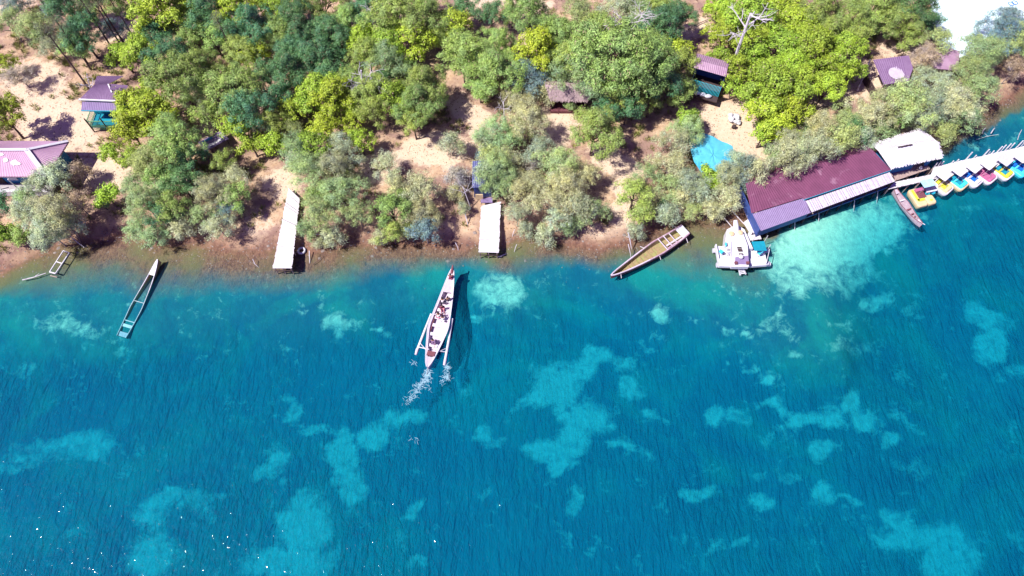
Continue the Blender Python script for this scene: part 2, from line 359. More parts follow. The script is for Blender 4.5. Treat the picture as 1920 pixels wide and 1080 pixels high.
nt.links.new(c, p.inputs['Base Color']); p.inputs['Roughness'].default_value = .9; p.inputs['Specular IOR Level'].default_value = .15
hb = math_(nt, 'ADD', math_(nt, 'MULTIPLY', nB, .7), math_(nt, 'MULTIPLY', nC, .3))
nt.links.new(bump(nt, hb, .7, .25), p.inputs['Normal'])
me.materials.append(m)
g = bpy.data.objects.new('ground', me); col.objects.link(g); props(g, kind='structure')

# ---------------------------------------------------------------- water: closed body with absorbing volume
xw = axis(-72, 72, .8, 880); yw = axis(2, 84, .8, 880)
X, Y, Zb = np.meshgrid(xw, yw)[0], np.meshgrid(xw, yw)[1], None
Zb = zfun(X, Y); nx, ny = len(xw), len(yw)
V = np.stack([X, Y, np.zeros_like(X)], -1).reshape(-1, 3)
me = bpy.data.meshes.new('water'); fl = []
for j in range(ny-1):
    for i in range(nx-1): q = j*nx+i; fl.append((q, q+1, q+nx+1, q+nx))
ring = [i for i in range(nx)]+[j*nx+nx-1 for j in range(1, ny)]+[(ny-1)*nx+i for i in range(nx-2, -1, -1)]+[j*nx for j in range(ny-2, 0, -1)]
nb = len(V); low = [(V[k][0], V[k][1], -14.0) for k in ring]
for k in range(len(ring)): k2 = (k+1) % len(ring); fl.append((ring[k], nb+k, nb+k2, ring[k2]))
fl.append(tuple(nb+k for k in range(len(ring)))[::-1])
me.from_pydata([tuple(v) for v in V]+low, [], fl); me.update()
ca = me.color_attributes.new('depth', 'FLOAT_COLOR', 'POINT')
dd = np.clip(-Zb/3.4, 0, 1).ravel(); dd = np.concatenate([dd, np.ones(len(low))])
ca.data.foreach_set('color', np.stack([dd, dd, dd, np.ones_like(dd)], -1).astype(np.float32).ravel())
m, nt, p = newmat('lagoon water'); nt.nodes.remove(p)
tc = nt.nodes.new('ShaderNodeTexCoord').outputs['Object']
xyz = nt.nodes.new('ShaderNodeSeparateXYZ'); nt.links.new(tc, xyz.inputs[0])
dv = nt.nodes.new('ShaderNodeVertexColor'); dv.layer_name = 'depth'
w1 = noise(nt, 1.0, 3, .68, tc, (R(-4), (1.7,.5,1)), .8)       # left: crests near vertical
w2 = noise(nt, 1.0, 4, .62, tc, (R(32), (1.8,.42,1)), 1.2)       # right: crests diagonal
lr = ramp(nt, math_(nt, 'MULTIPLY_ADD', xyz.outputs[0], 1/40, .4), [(.2, 0.), (.9, 1.)])
ww = mixc(nt, lr, w1, w2)
wf = noise(nt, 7.5, 4, .65, tc, (R(20), (1,.6,1)))
hh = math_(nt, 'ADD', math_(nt, 'MULTIPLY', ww, 1.0), math_(nt, 'MULTIPLY', wf, .16))
wg = noise(nt, 1.9, 2, .5, tc, (R(14), (1.3,.8,1)), .3)
bn = bump(nt, wg, 1.0, .11)
wp = ramp(nt, noise(nt, .06, 3, .6, tc), [(.35, .35), (.65, 1.)])
# relief of the spreading waves behind the outrigger boat
bs0 = at(802, 690, 0); bw0 = at(850, 508, 0); hd = (bs0-bw0).normalized(); ox, oy = bw0.x+hd.x*2, bw0.y+hd.y*2
dx = math_(nt, 'SUBTRACT', xyz.outputs[0], ox); dy = math_(nt, 'SUBTRACT', xyz.outputs[1], oy)
uu = math_(nt, 'ADD', math_(nt, 'MULTIPLY', dx, hd.x), math_(nt, 'MULTIPLY', dy, hd.y))
vv = math_(nt, 'ABSOLUTE', math_(nt, 'SUBTRACT', math_(nt, 'MULTIPLY', dy, hd.x), math_(nt, 'MULTIPLY', dx, hd.y)))
q_ = math_(nt, 'SUBTRACT', vv, math_(nt, 'MULTIPLY_ADD', uu, .42, .5))
env = math_(nt, 'MULTIPLY', math_(nt, 'EXPONENT', math_(nt, 'MULTIPLY', math_(nt, 'MULTIPLY', q_, q_), -.22)), math_(nt, 'EXPONENT', math_(nt, 'MULTIPLY', uu, -.07)))
env = math_(nt, 'MULTIPLY', env, math_(nt, 'MULTIPLY', uu, .25, clamp=True))
wk = math_(nt, 'MULTIPLY', math_(nt, 'SINE', math_(nt, 'MULTIPLY', q_, 4.2)), env)
hh2 = math_(nt, 'ADD', math_(nt, 'MULTIPLY', hh, wp), math_(nt, 'MULTIPLY', wk, .12))
bn2 = bump(nt, hh2, 1.0, .95)
tr = nt.nodes.new('ShaderNodeBsdfTransparent')
df = nt.nodes.new('ShaderNodeBsdfDiffuse'); df.inputs[0].default_value = (.0,.205,.325,1); nt.links.new(bn2, df.inputs['Normal'])
mx = nt.nodes.new('ShaderNodeMixShader')
nt.links.new(math_(nt, 'MULTIPLY_ADD', dv.outputs[0], .30, .02), mx.inputs[0])
nt.links.new(tr.outputs[0], mx.inputs[1]); nt.links.new(df.outputs[0], mx.inputs[2])
gl = nt.nodes.new('ShaderNodeBsdfGlossy'); gl.inputs['Roughness'].default_value = .05; nt.links.new(bn, gl.inputs['Normal'])
fr = nt.nodes.new('ShaderNodeFresnel'); fr.inputs[0].default_value = 1.33
m2 = nt.nodes.new('ShaderNodeMixShader'); nt.links.new(fr.outputs[0], m2.inputs[0])
nt.links.new(mx.outputs[0], m2.inputs[1]); nt.links.new(gl.outputs[0], m2.inputs[2])
nt.links.new(m2.outputs[0], nt.nodes['Material Output'].inputs[0])
va = nt.nodes.new('ShaderNodeVolumeAbsorption'); va.inputs[0].default_value = (.2,.86,.955,1); va.inputs[1].default_value = .70
nt.links.new(va.outputs[0], nt.nodes['Material Output'].inputs['Volume'])
me.materials.append(m)
wo = bpy.data.objects.new('water', me); col.objects.link(wo); props(wo, kind='structure')

# ================================================================ buildings
def wall_quad(mb, a, b, z0, z1, th=.08):
    a = Vector((a[0], a[1], 0)); b = Vector((b[0], b[1], 0)); d = (b-a).normalized(); n = Vector((-d.y, d.x, 0))*th/2
    q = [a-n, b-n, b+n, a+n]
    return mb.hexa([v+Vector((0,0,z0)) for v in q], [v+Vector((0,0,z1)) for v in q])
def lerp(a, b, t): return a*(1-t)+b*t
def xy(v): return (v[0], v[1])
def inset(poly, d):
    c = sum((Vector(p) for p in poly), Vector((0,0,0)))/len(poly)
    return [Vector(p)+(c-Vector(p)).normalized()*d for p in poly]

# --- house with the pink hipped roof
G0 = 1.0
def hip_house():
    o = at(40, 345, G0); t = T('hip_roofed_house', 'house with a pink hipped roof, white ridge caps and a blue front wall', 'house', o)
    ne = at(128, 265, 3.6); E = 3.6; RZ = 5.0
    r1 = at(50, 281, RZ); se = at(87, 331, E)
    nw = Vector((ne.x-16, ne.y+.15, E)); sw = Vector((se.x-16+1.0, se.y+.1, E)); r0 = Vector((r1.x-9, r1.y, RZ))
    rb = MB(); rb.sheet(sw, se, r1, r0, .3, .025); rb.sheet(se, ne, r1+Vector((.01,0,0)), r1, .3, .025); rb.sheet(ne, nw, r0, r1, .3, .025)
    roof = rb.build('roof', M['pink'], t)
    for a, b in ((r0, r1), (r1, se), (r1, ne)):
        MB().bar(a+Vector((0,0,.06)), b+Vector((0,0,.06)), .5 if b is se else .34, .07).build('ridge_cap', M['white'], roof)
    rp = MB()
    for k in range(4):
        u = random.Random(k+3); p = lerp(lerp(r0, r1, u.uniform(.55,.97)), lerp(sw, se, .8), u.uniform(.12,.6)); nrm = (se-sw).cross(r0-sw).normalized()
        ex = (se-sw).normalized(); ey = nrm.cross(ex); s = u.uniform(.2,.5); s2 = u.uniform(.15,.35)
        rp.slab([p+nrm*.07+ex*a*s+ey*b*s2 for a, b in ((-.9,-.5),(-.3,-1),(.5,-.7),(1,-.3),(.7,.4),(.2,.9),(-.5,.6),(-1,.2))], .02)
    rp.build('roof_patch', M['white'], roof)
    fm = MB()
    for a, b in ((sw, se), (se, ne), (ne, nw)): fm.bar(a-Vector((0,0,.1)), b-Vector((0,0,.1)), .05, .16)
    fm.build('fascia', M['palepurple'], roof)
    a = Vector((sw.x, sw.y+.9, 0)); b = Vector((se.x-.7, se.y+.9, 0)); c = Vector((ne.x-.9, ne.y-.6, 0)); d = Vector((nw.x, nw.y-.6, 0))
    wl = MB(); wall_quad(wl, a, b, G0-.1, E+.05, .15); wall_quad(wl, b, c, G0-.1, E+.05, .15); wall_quad(wl, c, d, G0-.1, E+.05, .15)
    wallo = wl.build('wall', M['bluewall'], t)
    for x in (1.6, 4.2, 7.2):
        f = MB().box((b.x-x, b.y-.1, G0+1.4), (1.0, .06, 1.0)).build('window', M['white'], wallo)
    MB().box((b.x-5.8, b.y-.1, G0+1.0), (.9, .06, 2.0)).build('door', M['darkwood'], wallo)
    pl = MB().box(((a.x+b.x)/2, a.y-.85, G0+.12), (b.x-a.x, 1.2, .34)); pl.build('porch_floor', M['concrete'], t)
    lw = MB().box(((a.x+b.x)/2, a.y-1.5, G0+.3), (b.x-a.x+.2, .3, .8)); lw.build('porch_wall', M['white'], t)
    for x in (.2, 3.4, 6.6, 9.8): MB().tube([(b.x-x, a.y-1.35, G0), (b.x-x, a.y-1.35, E)], .07).build('porch_post', M['white'], t)
hip_house()

# --- green railed hut under a tree
def green_hut():
    base = at(195, 235, G0); t = T('raised_hut', 'small raised hut with a purple roof and green picket balcony', 'hut', base)
    FZ = 1.7; EZ = 4.2; RZ = 5.0
    A, B = at(148, 187, EZ), at(217, 190, EZ); C, D = at(203, 158, RZ), at(177, 158, RZ)
    r = MB(); r.sheet(A, B, C, D, .22, .02); r.sheet(B, at(238, 180, EZ), C+Vector((.02,0,0)), C, .22, .02)
    bk = at(240, 160, EZ+.2); r.sheet(at(236,171,EZ+.1), bk, at(205,157,RZ-.1), at(206,168,RZ-.1), .22, .02)
    r.sheet(C, D, D+Vector((-.8,2.2,-.9)), C+Vector((.8,2.2,-.9)), .22, .02)
    ro = r.build('roof', M['lilac'], t)
    MB().bar(A+Vector((0,0,.05)), B+Vector((0,0,.05)), .2, .1).build('gutter', M['white'], ro)
    MB().bar(C+Vector((0,0,.05)), lerp(C, B, .5)+Vector((0,0,.05)), .14, .06).build('hip_cap', M['white'], ro)
    a, b, c, d = at(152, 207, 3.5), at(221, 208, 3.5), at(223, 193, 3.95), at(154, 190, 3.95)
    aw = MB().sheet(a, b, c, d, .2, .02).build('awning', M['lavender'], t)
    MB().bar(a-Vector((0,0,.06)), b-Vector((0,0,.06)), .08, .14).build('awning_trim', M['cyanwall'], aw)
    P = [at(181, 232, FZ-.6), at(222, 233, FZ-.6)]; 
    x0, x1 = a.x+.4, b.x-.2; y0, y1 = a.y-.1, D.y-.4
    MB().box(((x0+x1)/2, (y0+y1)/2-.4, FZ-.08), (x1-x0, y1-y0+.8, .14)).build('floor', M['teal'], t)
    wl = MB(); wy = y0+1.2
    for p, q in (((x0,wy),(x1,wy)), ((x1,wy),(x1,y1)), ((x1,y1),(x0,y1)), ((x0,y1),(x0,wy))): wall_quad(wl, p, q, FZ, EZ-.1)
    wl.build('wall', M['teal'], t)
    rl = MB(); yf = y0-.8
    for z in (FZ+.15, FZ+.95): rl.bar((x0,yf,z), (x1,yf,z), .07, .07); rl.bar((x0,yf,z), (x0,wy,z), .07, .07); rl.bar((x1,yf,z), (x1,wy,z), .07, .07)
    n = int((x1-x0)/.16)
    for i in range(n+1): x = x0+(x1-x0)*i/n; rl.bar((x,yf,FZ-.5), (x,yf,FZ+.95), .05, .03)
    for i in range(10): y = yf+(wy-yf)*i/10; rl.bar((x0,y,FZ-.2), (x0,y,FZ+.95), .03, .05); rl.bar((x1,y,FZ-.2), (x1,y,FZ+.95), .03, .05)
    rl.build('railing', M['greenpaint'], t)
    for x in (x0, (x0+x1)/2, x1):
        for y in (yf, y1): MB().tube([(x,y,G0-.2), (x,y,FZ+1.4)], .08).build('stilt', M['darkwood'], t)
green_hut()

# --- hut with blue boarded wall
def blue_hut():
    base = at(1330, 195, G0); t = T('boarded_hut', 'old hut with a faded pink roof and a blue ribbed wall', 'hut', base)
    EZ = 4.6; A, B = at(1301, 127, EZ), at(1361, 144, EZ); C, D = at(1364, 128, EZ+.5), at(1303, 111, EZ+.5)
    ex = (B-A).normalized(); ey = Vector((-ex.y, ex.x, 0))
    r = MB().sheet(A, B, C, D, .22, .025); E2 = C+ey*1.7-Vector((0,0,.6)); F2 = D+ey*1.7-Vector((0,0,.6)); r.sheet(C, D, F2, E2, .22, .025)
    r.build('roof', M['palepurple'], t)
    FZ = 1.9; W0 = A+ey*.45+ex*.2; W1 = B+ey*.45-ex*.1
    wl = MB(); wall_quad(wl, W0+ey*1.6, W1+ey*1.6, FZ, EZ, .1); wall_quad(wl, W1, W1+ey*2.1, FZ, EZ-.1, .1); wall_quad(wl, W0, W0+ey*2.1, FZ, EZ-.1, .1); wall_quad(wl, W0+ey*2.1, W1+ey*2.1, FZ, EZ-.3, .1)
    wl.build('wall', M['navy'], t)
    pk = MB(); n = 22; S0 = W0-ey*1.15; S1 = W1-ey*1.15
    for i in range(n+1):
        p = lerp(S0, S1, i/n); pk.bar((p.x,p.y,FZ+.1), (p.x+ey.x*.02,p.y+ey.y*.02,FZ+1.55), .14, .05, up=(ex.x,ex.y,0))
    pk.build('board_wall', M['cyan'], t)
    q = [S0-ey*.9-ex*.1, S1-ey*.9+ex*.1, W1+ey*2.2, W0+ey*2.2]
    MB().slab([Vector((v.x,v.y,FZ)) for v in q], .12).build('floor', M['darkwood'], t)
    for s in (0, .5, 1):
        for k in (-.9, 2.1): p = lerp(W0, W1, s)+ey*k; MB().tube([(p.x,p.y,G0-.3), (p.x,p.y,FZ+.6)], .08).build('stilt', M['darkwood'], t)
    for i in range(4):
        p = lerp(S0, S1, .1+i*.2)-ey*.5; s = MB().blob((p.x,p.y,FZ+.2), (.42,.28,.2), i, .12); so = s.build('sack', M['sack'], None, True)
        props(so, ['leftmost','second from left','third from left','rightmost'][i]+' of four white sacks on the ledge below the blue ribbed wall', 'sack', 'white sacks on the hut ledge')
blue_hut()

# --- shed with lilac roof
def lilac_shed():
    base = at(1672, 160, .9); t = T('open_shed', 'open sided shed with a lilac metal roof and a big pale patch', 'shed', base)
    A, B, C, D = at(1657, 159, 3.6), at(1703, 152, 3.6), at(1692, 105, 4.3), at(1637, 112, 4.0)
    r = MB().sheet(A, B, C, D, .24, .02).sheet(B, at(1712,128,3.9), at(1704,104,4.0), C, .24, .02); ro = r.build('roof', M['lilac'], t)
    nrm = (B-A).cross(D-A).normalized(); pc = MB(); u = random.Random(3)
    cen = lerp(lerp(A, B, .62), lerp(D, C, .62), .36)+nrm*.06; e1 = (B-A)*.5; e2 = (D-A)*.5
    pc.slab([cen+e1*math.cos(a)*(.6+u.uniform(-.1,.08))+e2*math.sin(a)*(.5+u.uniform(-.08,.05)) for a in [2*math.pi*i/16 for i in range(16)]], .015)
    pc.build('roof_patch', M['palepatch'], ro)
    wl = MB(); wall_quad(wl, lerp(A, B, .05)+(D-A)*.1, lerp(A, B, .95)+(C-B)*.1, .8, 2.4); wall_quad(wl, lerp(A, B, .05)+(D-A)*.1, D+(A-D)*.1, .8, 2.0)
    wl.build('wall', M['darkwood'], t)
    for P in inset([A, B, C, D], .35): MB().tube([(P.x,P.y,.7), (P.x,P.y,P.z)], .07).build('post', M['plank'], t)
    MB().tube([D+Vector((-.3,.1,0)), D+Vector((-1.1,-2.2,-2.9))], .05).build('prop_pole', M['bone'], t)
lilac_shed()
def pink_shelter():
    base = at(1775, 120, .9); t = T('pink_roofed_shelter', 'flat pale pink roof showing between bushes beside the white pavement', 'shelter', base)
    P = [at(1750, 128, 3.2), at(1796, 132, 3.2), at(1800, 96, 3.4), at(1782, 91, 3.5), at(1748, 100, 3.4)]
    MB().slab(P, .08).build('roof', M['palepurple'], t)
    for q in inset(P, .3): MB().tube([(q.x,q.y,.6), (q.x,q.y,q.z-.05)], .07).build('post', M['plank'], t)
    MB().box((P[0].x+1.5, P[0].y+1.4, 2.0), (2.2, 1.6, 2.2)).build('wall', M['plank'], t)
pink_shelter()
def thatched(mb, a, b, c, d, seed, n=900, ln=.7):
    """shaggy straw strips on the quad a,b (eave) c,d (ridge)"""
    rr = random.Random(seed); nrm = (b-a).cross(d-a).normalized(); dn = ((a+b)/2-(c+d)/2).normalized(); ex = (b-a).normalized()
    for _ in range(n):
        u, v = rr.random(), rr.random(); p = lerp(lerp(a, b, u), lerp(d, c, u), v)+nrm*rr.uniform(.03,.12)
        L = rr.uniform(.5,1)*ln; wd = rr.uniform(.02,.07); e = ex*rr.uniform(-.15,.15)*L; q = p+dn*L*.6+e-nrm*.03
        mb.add([p-ex*wd, p+ex*wd, q+ex*wd*.5, q-ex*wd*.5], [(0,1,2,3)])
def brown_hut():
    base = at(1065, 205, G0); t = T('thatched_hut', 'brown thatched hut with a dark open front', 'hut', base)
    A, B, C, D = at(1033, 186, 3.2), at(1101, 188, 3.2), at(1112, 164, 4.4), at(1022, 160, 4.4)
    bk = Vector((0, 2.4, -1.3)); r = MB().slab([A, B, C, D], .12).slab([D, C, C+bk, D+bk], .12); thatched(r, A, B, C, D, 5, 900); thatched(r, C+bk, D+bk, D, C, 6, 300)
    r.build('roof', M['brownthatch'], t)
    wl = MB(); wall_quad(wl, D+Vector((.6,1.8,0)), C+Vector((-.6,1.8,0)), .9, 3.1); wall_quad(wl, A+Vector((.2,.3,0)), D+Vector((.6,1.8,0)), .9, 3.1); wall_quad(wl, B+Vector((-.2,.3,0)), C+Vector((-.6,1.8,0)), .9, 3.1)
    wl.build('wall', M['darkwood'], t)
    MB().box(((A.x+B.x)/2, A.y+1.4, 1.15), (B.x-A.x, 3, .3)).build('floor', M['redbrown'], t)
    for s in (.03, .5, .97): p = lerp(A, B, s); MB().tube([(p.x,p.y+.2,.8), (p.x,p.y+.2,3.15)], .07).build('post', M['darkwood'], t)
brown_hut()
def kiosk():
    base = at(905, 355, .8); t = T('kiosk', 'small blue walled kiosk behind the short plank jetty', 'kiosk', base)
    A, B, C, D = at(885, 352, 2.9), at(925, 350, 2.9), at(924, 300, 3.5), at(886, 302, 3.5)
    MB().sheet(A, B, C, D, .22, .02).build('roof', M['kioskblue'], t)
    wl = MB(); q = inset([A, B, C, D], .35)
    for i in range(4): wall_quad(wl, q[i], q[(i+1) % 4], .7, 2.85)
    wl.build('wall', M['navy'], t)
    MB().box((A.x+.75, A.y-.35, 1.7), (.85, .08, .9)).build('door', M['tan'], t)
    MB().box(((A.x+B.x)/2+.4, A.y-.5, 1.25), (1.3, .7, .1)).build('counter', M['lavender'], t)
kiosk()

# --- maroon roofed building on the pier
def pier_building():
    base = at(1530, 400, 0); t = T('pier_building', 'long waterside building on stilts with a maroon metal roof', 'building', base)
    RZ, EZ, AZ = 4.0, 3.0, 2.35
    a1, a2, a3, a4 = at(1409, 400, EZ), at(1507, 370, EZ), at(1459, 321, RZ), at(1403, 339, RZ-.1)
    r1 = MB().sheet(a1, a2, a3, at(1398, 344, RZ-.05), .3, .013)
    r1.build('roof', M['maroon'], t).name = 'roof'
    b1, b2, b3, b4 = at(1508, 374, EZ-.02), at(1671, 319, EZ-.02), at(1637, 282, RZ), at(1459.5, 321, RZ+.04)
    ro = MB().sheet(b1, b2, b3, b4, .3, .013).build('roof', M['maroon'], t)
    ed = (b2-b1).normalized(); back = Vector((-ed.y, ed.x, 0))
    MB().sheet(b3, a4, a4+back*2-Vector((0,0,.8)), b3+back*2-Vector((0,0,.8)), .22, .025).build('rear_roof', M['maroon'], t)
    MB().bar(b1-Vector((0,0,.1)), b2-Vector((0,0,.1)), .06, .2).build('fascia', M['cyanwall'], ro)
    c1, c2, c3, c4 = at(1427, 433, AZ), at(1520, 399, AZ), at(1508, 371, EZ-.12), at(1411, 401, EZ-.12)
    MB().sheet(c1, c2, c3, c4, .2, .02).build('awning', M['lavender'], t)
    d1, d2, d3, d4 = at(1522, 398, AZ), at(1678, 340, AZ), at(1668, 323, EZ-.22), at(1511, 377, EZ-.22)
    MB().sheet(d1, d2, d3, d4, .26, .05).build('ribbed_awning', M['whitesheet'], t)
    rr = random.Random(8); n = (d2-d1).cross(d4-d1).normalized()*.065
    for i in range(26):
        u = (i+rr.uniform(.1,.9))/26; p, q = lerp(d1, d2, u), lerp(d4, d3, u)
        MB().bar(p+n, q+n, rr.uniform(.05,.14), .01).build('painted_rib', M['white'], t)
    FZ = .95; f0 = c1+back*.25; f1 = d2+back*.25; g1 = b3+back*1.7; g0 = a4+back*1.7
    MB().slab([Vector((v.x,v.y,FZ)) for v in (f0, f1, g1, g0)], .15).build('floor', M['plank'], t)
    MB().bar((f0.x,f0.y,FZ), (f1.x,f1.y,FZ), .1, .22).build('floor_beam', M['navy'], t)
    wl = MB(); m = c2+back*.25; wall_quad(wl, f0, m, FZ+.02, AZ-.05, .08); wall_quad(wl, f0, g0, FZ+.02, AZ, .08); wl.build('wall', M['navy'], t)
    w2 = MB(); wall_quad(w2, m+back*1.6, f1+back*1.6, FZ, EZ-.3, .08); wall_quad(w2, g0, g1, FZ, EZ, .08); wall_quad(w2, f1, g1, FZ, EZ-.4, .08); w2.build('inner_wall', M['darkwood'], t)
    rl = MB(); rl.bar((m.x,m.y,FZ+.9), (f1.x,f1.y,FZ+.9), .05, .05); rl.build('rail', M['plank'], t)
    for i in range(12):
        for k in (0, 1):
            p = lerp(f0, f1, i/11) if k == 0 else lerp(g0, g1, i/11); zz = -2.6 if k == 0 else -1
            MB().tube([(p.x,p.y,zz), (p.x,p.y,FZ if i < 4 else EZ-.6)], .08).build('stilt', M['darkwood'], t)
    for i in (3, 5, 8, 10):
        p = lerp(f0, f1, (i+.2)/11); q = p-back*1.2+ed*.2; MB().tube([(p.x,p.y,FZ-.1), (q.x,q.y,-1.6)], .04).build('brace', M['bone'], t)
pier_building()
def boathouse():
    base = at(1715, 310, 0); t = T('thatched_boathouse', 'boathouse on stilts with a bleached white thatched roof', 'boathouse', base)
    RZ, EZ = 4.3, 3.0
    a, b, c, d = at(1669, 313, EZ), at(1765, 292, EZ), at(1756, 264, RZ), at(1648, 282, RZ); e, f = at(1726, 243, EZ+.2), at(1636, 271, EZ+.6)
    r = MB().slab([a, b, c, d], .12).slab([d, c, e, f], .12); thatched(r, a, b, c, d, 1, 1500, .7); thatched(r, e, f, d, c, 2, 900, .7)
    rr = random.Random(4)
    for i in range(90): p = lerp(a, b, rr.random()); q = p+Vector((rr.uniform(-.1,.1), rr.uniform(-.35,-.05), -.1)); r.bar(p, q, .05, .02)
    for i in range(60): p = lerp(b, c, rr.random()); q = p+Vector((rr.uniform(.1,.4), rr.uniform(-.15,.1), -.1)); r.bar(p, q, .05, .02)
    ro = r.build('roof', M['thatch'], t)
    s0, s1 = at(1684, 276, RZ+.12), at(1711, 271, RZ+.12); MB().bar(s0, s1, .16, .05).build('ridge_slot', M['darkwood'], ro)
    ed = (b-a).normalized(); back = Vector((-ed.y, ed.x, 0)); FZ = 1.0
    f0, f1 = a-back*.9, b-back*.2-ed*.3; g1, g0 = e-ed*.2, f+ed*.6
    MB().slab([Vector((v.x,v.y,FZ)) for v in (f0, f1, g1, g0)], .14).build('floor', M['plank'], t)
    wl = MB(); p0, p1 = a+back*.35+ed*.3, lerp(a, b, .6)+back*.35; wall_quad(wl, p0, p1, FZ, EZ-.1); wall_quad(wl, p1+ed*1.5, b+back*.35-ed*.4, FZ, EZ-.1)
    wall_quad(wl, b+back*.35-ed*.4, e-back*.4-ed*.4, FZ, EZ); wall_quad(wl, e-back*.4-ed*.4, f-back*.4+ed*.8, FZ, EZ); wall_quad(wl, p0, f-back*.4+ed*.8, FZ, EZ)
    wl.build('wall', M['bluewall'], t)
    MB().tube([lerp(a, b, .62)-back*.1+Vector((0,0,-1.6)), lerp(a, b, .70)-back*.1+Vector((0,0,-.6)), lerp(a, b, .78)-back*.1+Vector((0,0,-1.6))], .05).build('door_arch', M['darkwood'], t)
    for i in range(5):
        for k in (0, 1): p = lerp(f0, f1, i/4) if k == 0 else lerp(g0, g1, i/4); MB().tube([(p.x,p.y,-2), (p.x,p.y,FZ)], .08).build('stilt', M['darkwood'], t)
    q = lerp(f0, f1, .8)+back*.4
    bo = MB().blob((q.x,q.y,FZ+.22), (.22,.22,.22), 2, .03).build('ball', M['white'], None, True); props(bo, 'white round float on the floor in front of the thatched boathouse', 'float')
boathouse()

# --- plank walkway with fence posts
def walkway():
    base = at(1800, 315, 0); t = T('walkway', 'bleached plank walkway on stilts running off the right edge', 'walkway', base); Z = 1.05
    segs = [((1665,355),(1743,337.5),(1751,326),(1677,341)), ((1741,338),(1990,280),(1990,258),(1751,313))]
    for si, s in enumerate(segs):
        a, b, c, d = [at(*p, Z+si*.03) for p in s]; n = int((b-a).length/.27); mb = MB(); rr = random.Random(si)
        for i in range(n):
            u0, u1 = i/n, (i+.9)/n; j = rr.uniform(-.06,.06); k = rr.uniform(-.012,.012); e = (a-d).normalized()*j; zz = Vector((0,0,k))
            mb.slab([lerp(a, b, u0)+e+zz, lerp(a, b, u1)+e+zz, lerp(d, c, u1)+e+zz, lerp(d, c, u0)+e+zz], .05)
        mb.build('planking', M['deck'], t)
        be = MB(); ez = Vector((0,0,-.12)); be.bar(lerp(a, d, .1)+ez, lerp(b, c, .1)+ez, .1, .14); be.bar(lerp(d, a, .1)+ez, lerp(c, b, .1)+ez, .1, .14); be.build('beam', M['plank'], t)
        for i in range(9 if si else 4):
            for v in (.1, .9): u = i/(8 if si else 4); p = lerp(lerp(a, b, u), lerp(d, c, u), v); MB().tube([(p.x,p.y,-3), (p.x,p.y,Z-.1)], .07, 6).build('stilt', M['plank'], t)
    rr = random.Random(3)
    for px, h in ((1753,.7),(1759,.7),(1765,.6),(1786,.25),(1795,.3),(1813,1.2),(1829,.3),(1845,1.0),(1853,.4),(1861,.4),(1869,1.0),(1876,1.1),(1884,1.15),(1892,1.1),(1906,1.2),(1914,1.1),(1921,1.1),(1930,1.0),(1945,1.1)):
        yy = np.interp(px, [1751,1990], [313,258]) if px > 1751 else 320
        p = at(px, yy-.3, Z); MB().tube([(p.x,p.y,-1.5), (p.x+rr.uniform(-.06,.06),p.y+.05,Z+h)], [.085,.07], 6).build('fence_post', M['white'], t)
walkway()
def gangway():
    t = T('gangway', 'short white plank gangway between the floating platform and maroon building', 'gangway', at(1405, 430, 0)); Z = 1.0
    for s, z in (([(1394,417),(1402,411),(1424,432),(1408,440)], Z), ([(1398,452),(1403,436),(1421,431),(1428,448)], Z-.15), ([(1401,404),(1404,402),(1413,412),(1410,414)], Z+.2)):
        P = [at(*p, z) for p in s]; P = P if (P[1]-P[0]).cross(P[2]-P[1]).z > 0 else P[::-1]; MB().slab(P, .08).build('plank', M['deck'], t)
    for q in ((1398,418),(1422,432),(1405,448),(1426,446)): p = at(*q, 0); MB().tube([(p.x,p.y,-1.2), (p.x,p.y,1.3)], .05, 6).build('stilt', M['darkwood'], t)
    for q0, q1 in (((1352,402),(1378,432)), ((1372,395),(1400,425))):
        MB().tube([at(*q0, .5), at(*q1, .5)], .05, 6).build('side_pole', M['bone'], t)
gangway()

# --- plank jetties
def jetty(name, label, pts, Z, seed, rails=True):
    a, b, c, d = [at(*p, Z) for p in pts]      # far end left, near... a,b shore; c,d water (right, left)
    t = T(name, label, 'jetty', Vector(((c.x+d.x)/2, (c.y+d.y)/2, 0))); rr = random.Random(seed); L = (d-a).length; n = int(L/.2); mb = MB()
    for i in range(n):
        u0, u1 = i/n, (i+.93)/n; j = Vector((rr.uniform(-.05,.05),0,rr.uniform(-.01,.01)))
        mb.slab([lerp(a, d, u1)+j, lerp(b, c, u1)+j, lerp(b, c, u0)+j, lerp(a, d, u0)+j], .04)
    mb.build('planking', M['deck'], t)
    for v in (.08, .92): MB().bar(lerp(a, b, v)-Vector((0,0,.12)), lerp(d, c, v)-Vector((0,0,.12)), .1, .15).build('beam', M['plank'], t)
    for i in range(5):
        for v in (.08, .5, .92):
            p = lerp(lerp(a, b, v), lerp(d, c, v), i/4.05); MB().tube([(p.x,p.y,-1.6 if i > 2 else -.3), (p.x,p.y,Z-.06)], .06, 6).build('stilt', M['plank'], t)
    MB().bar(lerp(d, c, .05)-Vector((0,.05,.45)), lerp(d, c, .95)-Vector((0,.05,.45)), .08, .1).build('cross_beam', M['darkwood'], t)
jetty('jetty', 'long bleached plank jetty left of the outrigger boat', [(541,352),(562,372),(547,503),(511,503)], 1.25, 1)
jetty('jetty', 'short wide plank jetty above the outrigger boat bow', [(902,386),(939,378),(935,474),(897,473)], 1.15, 2)

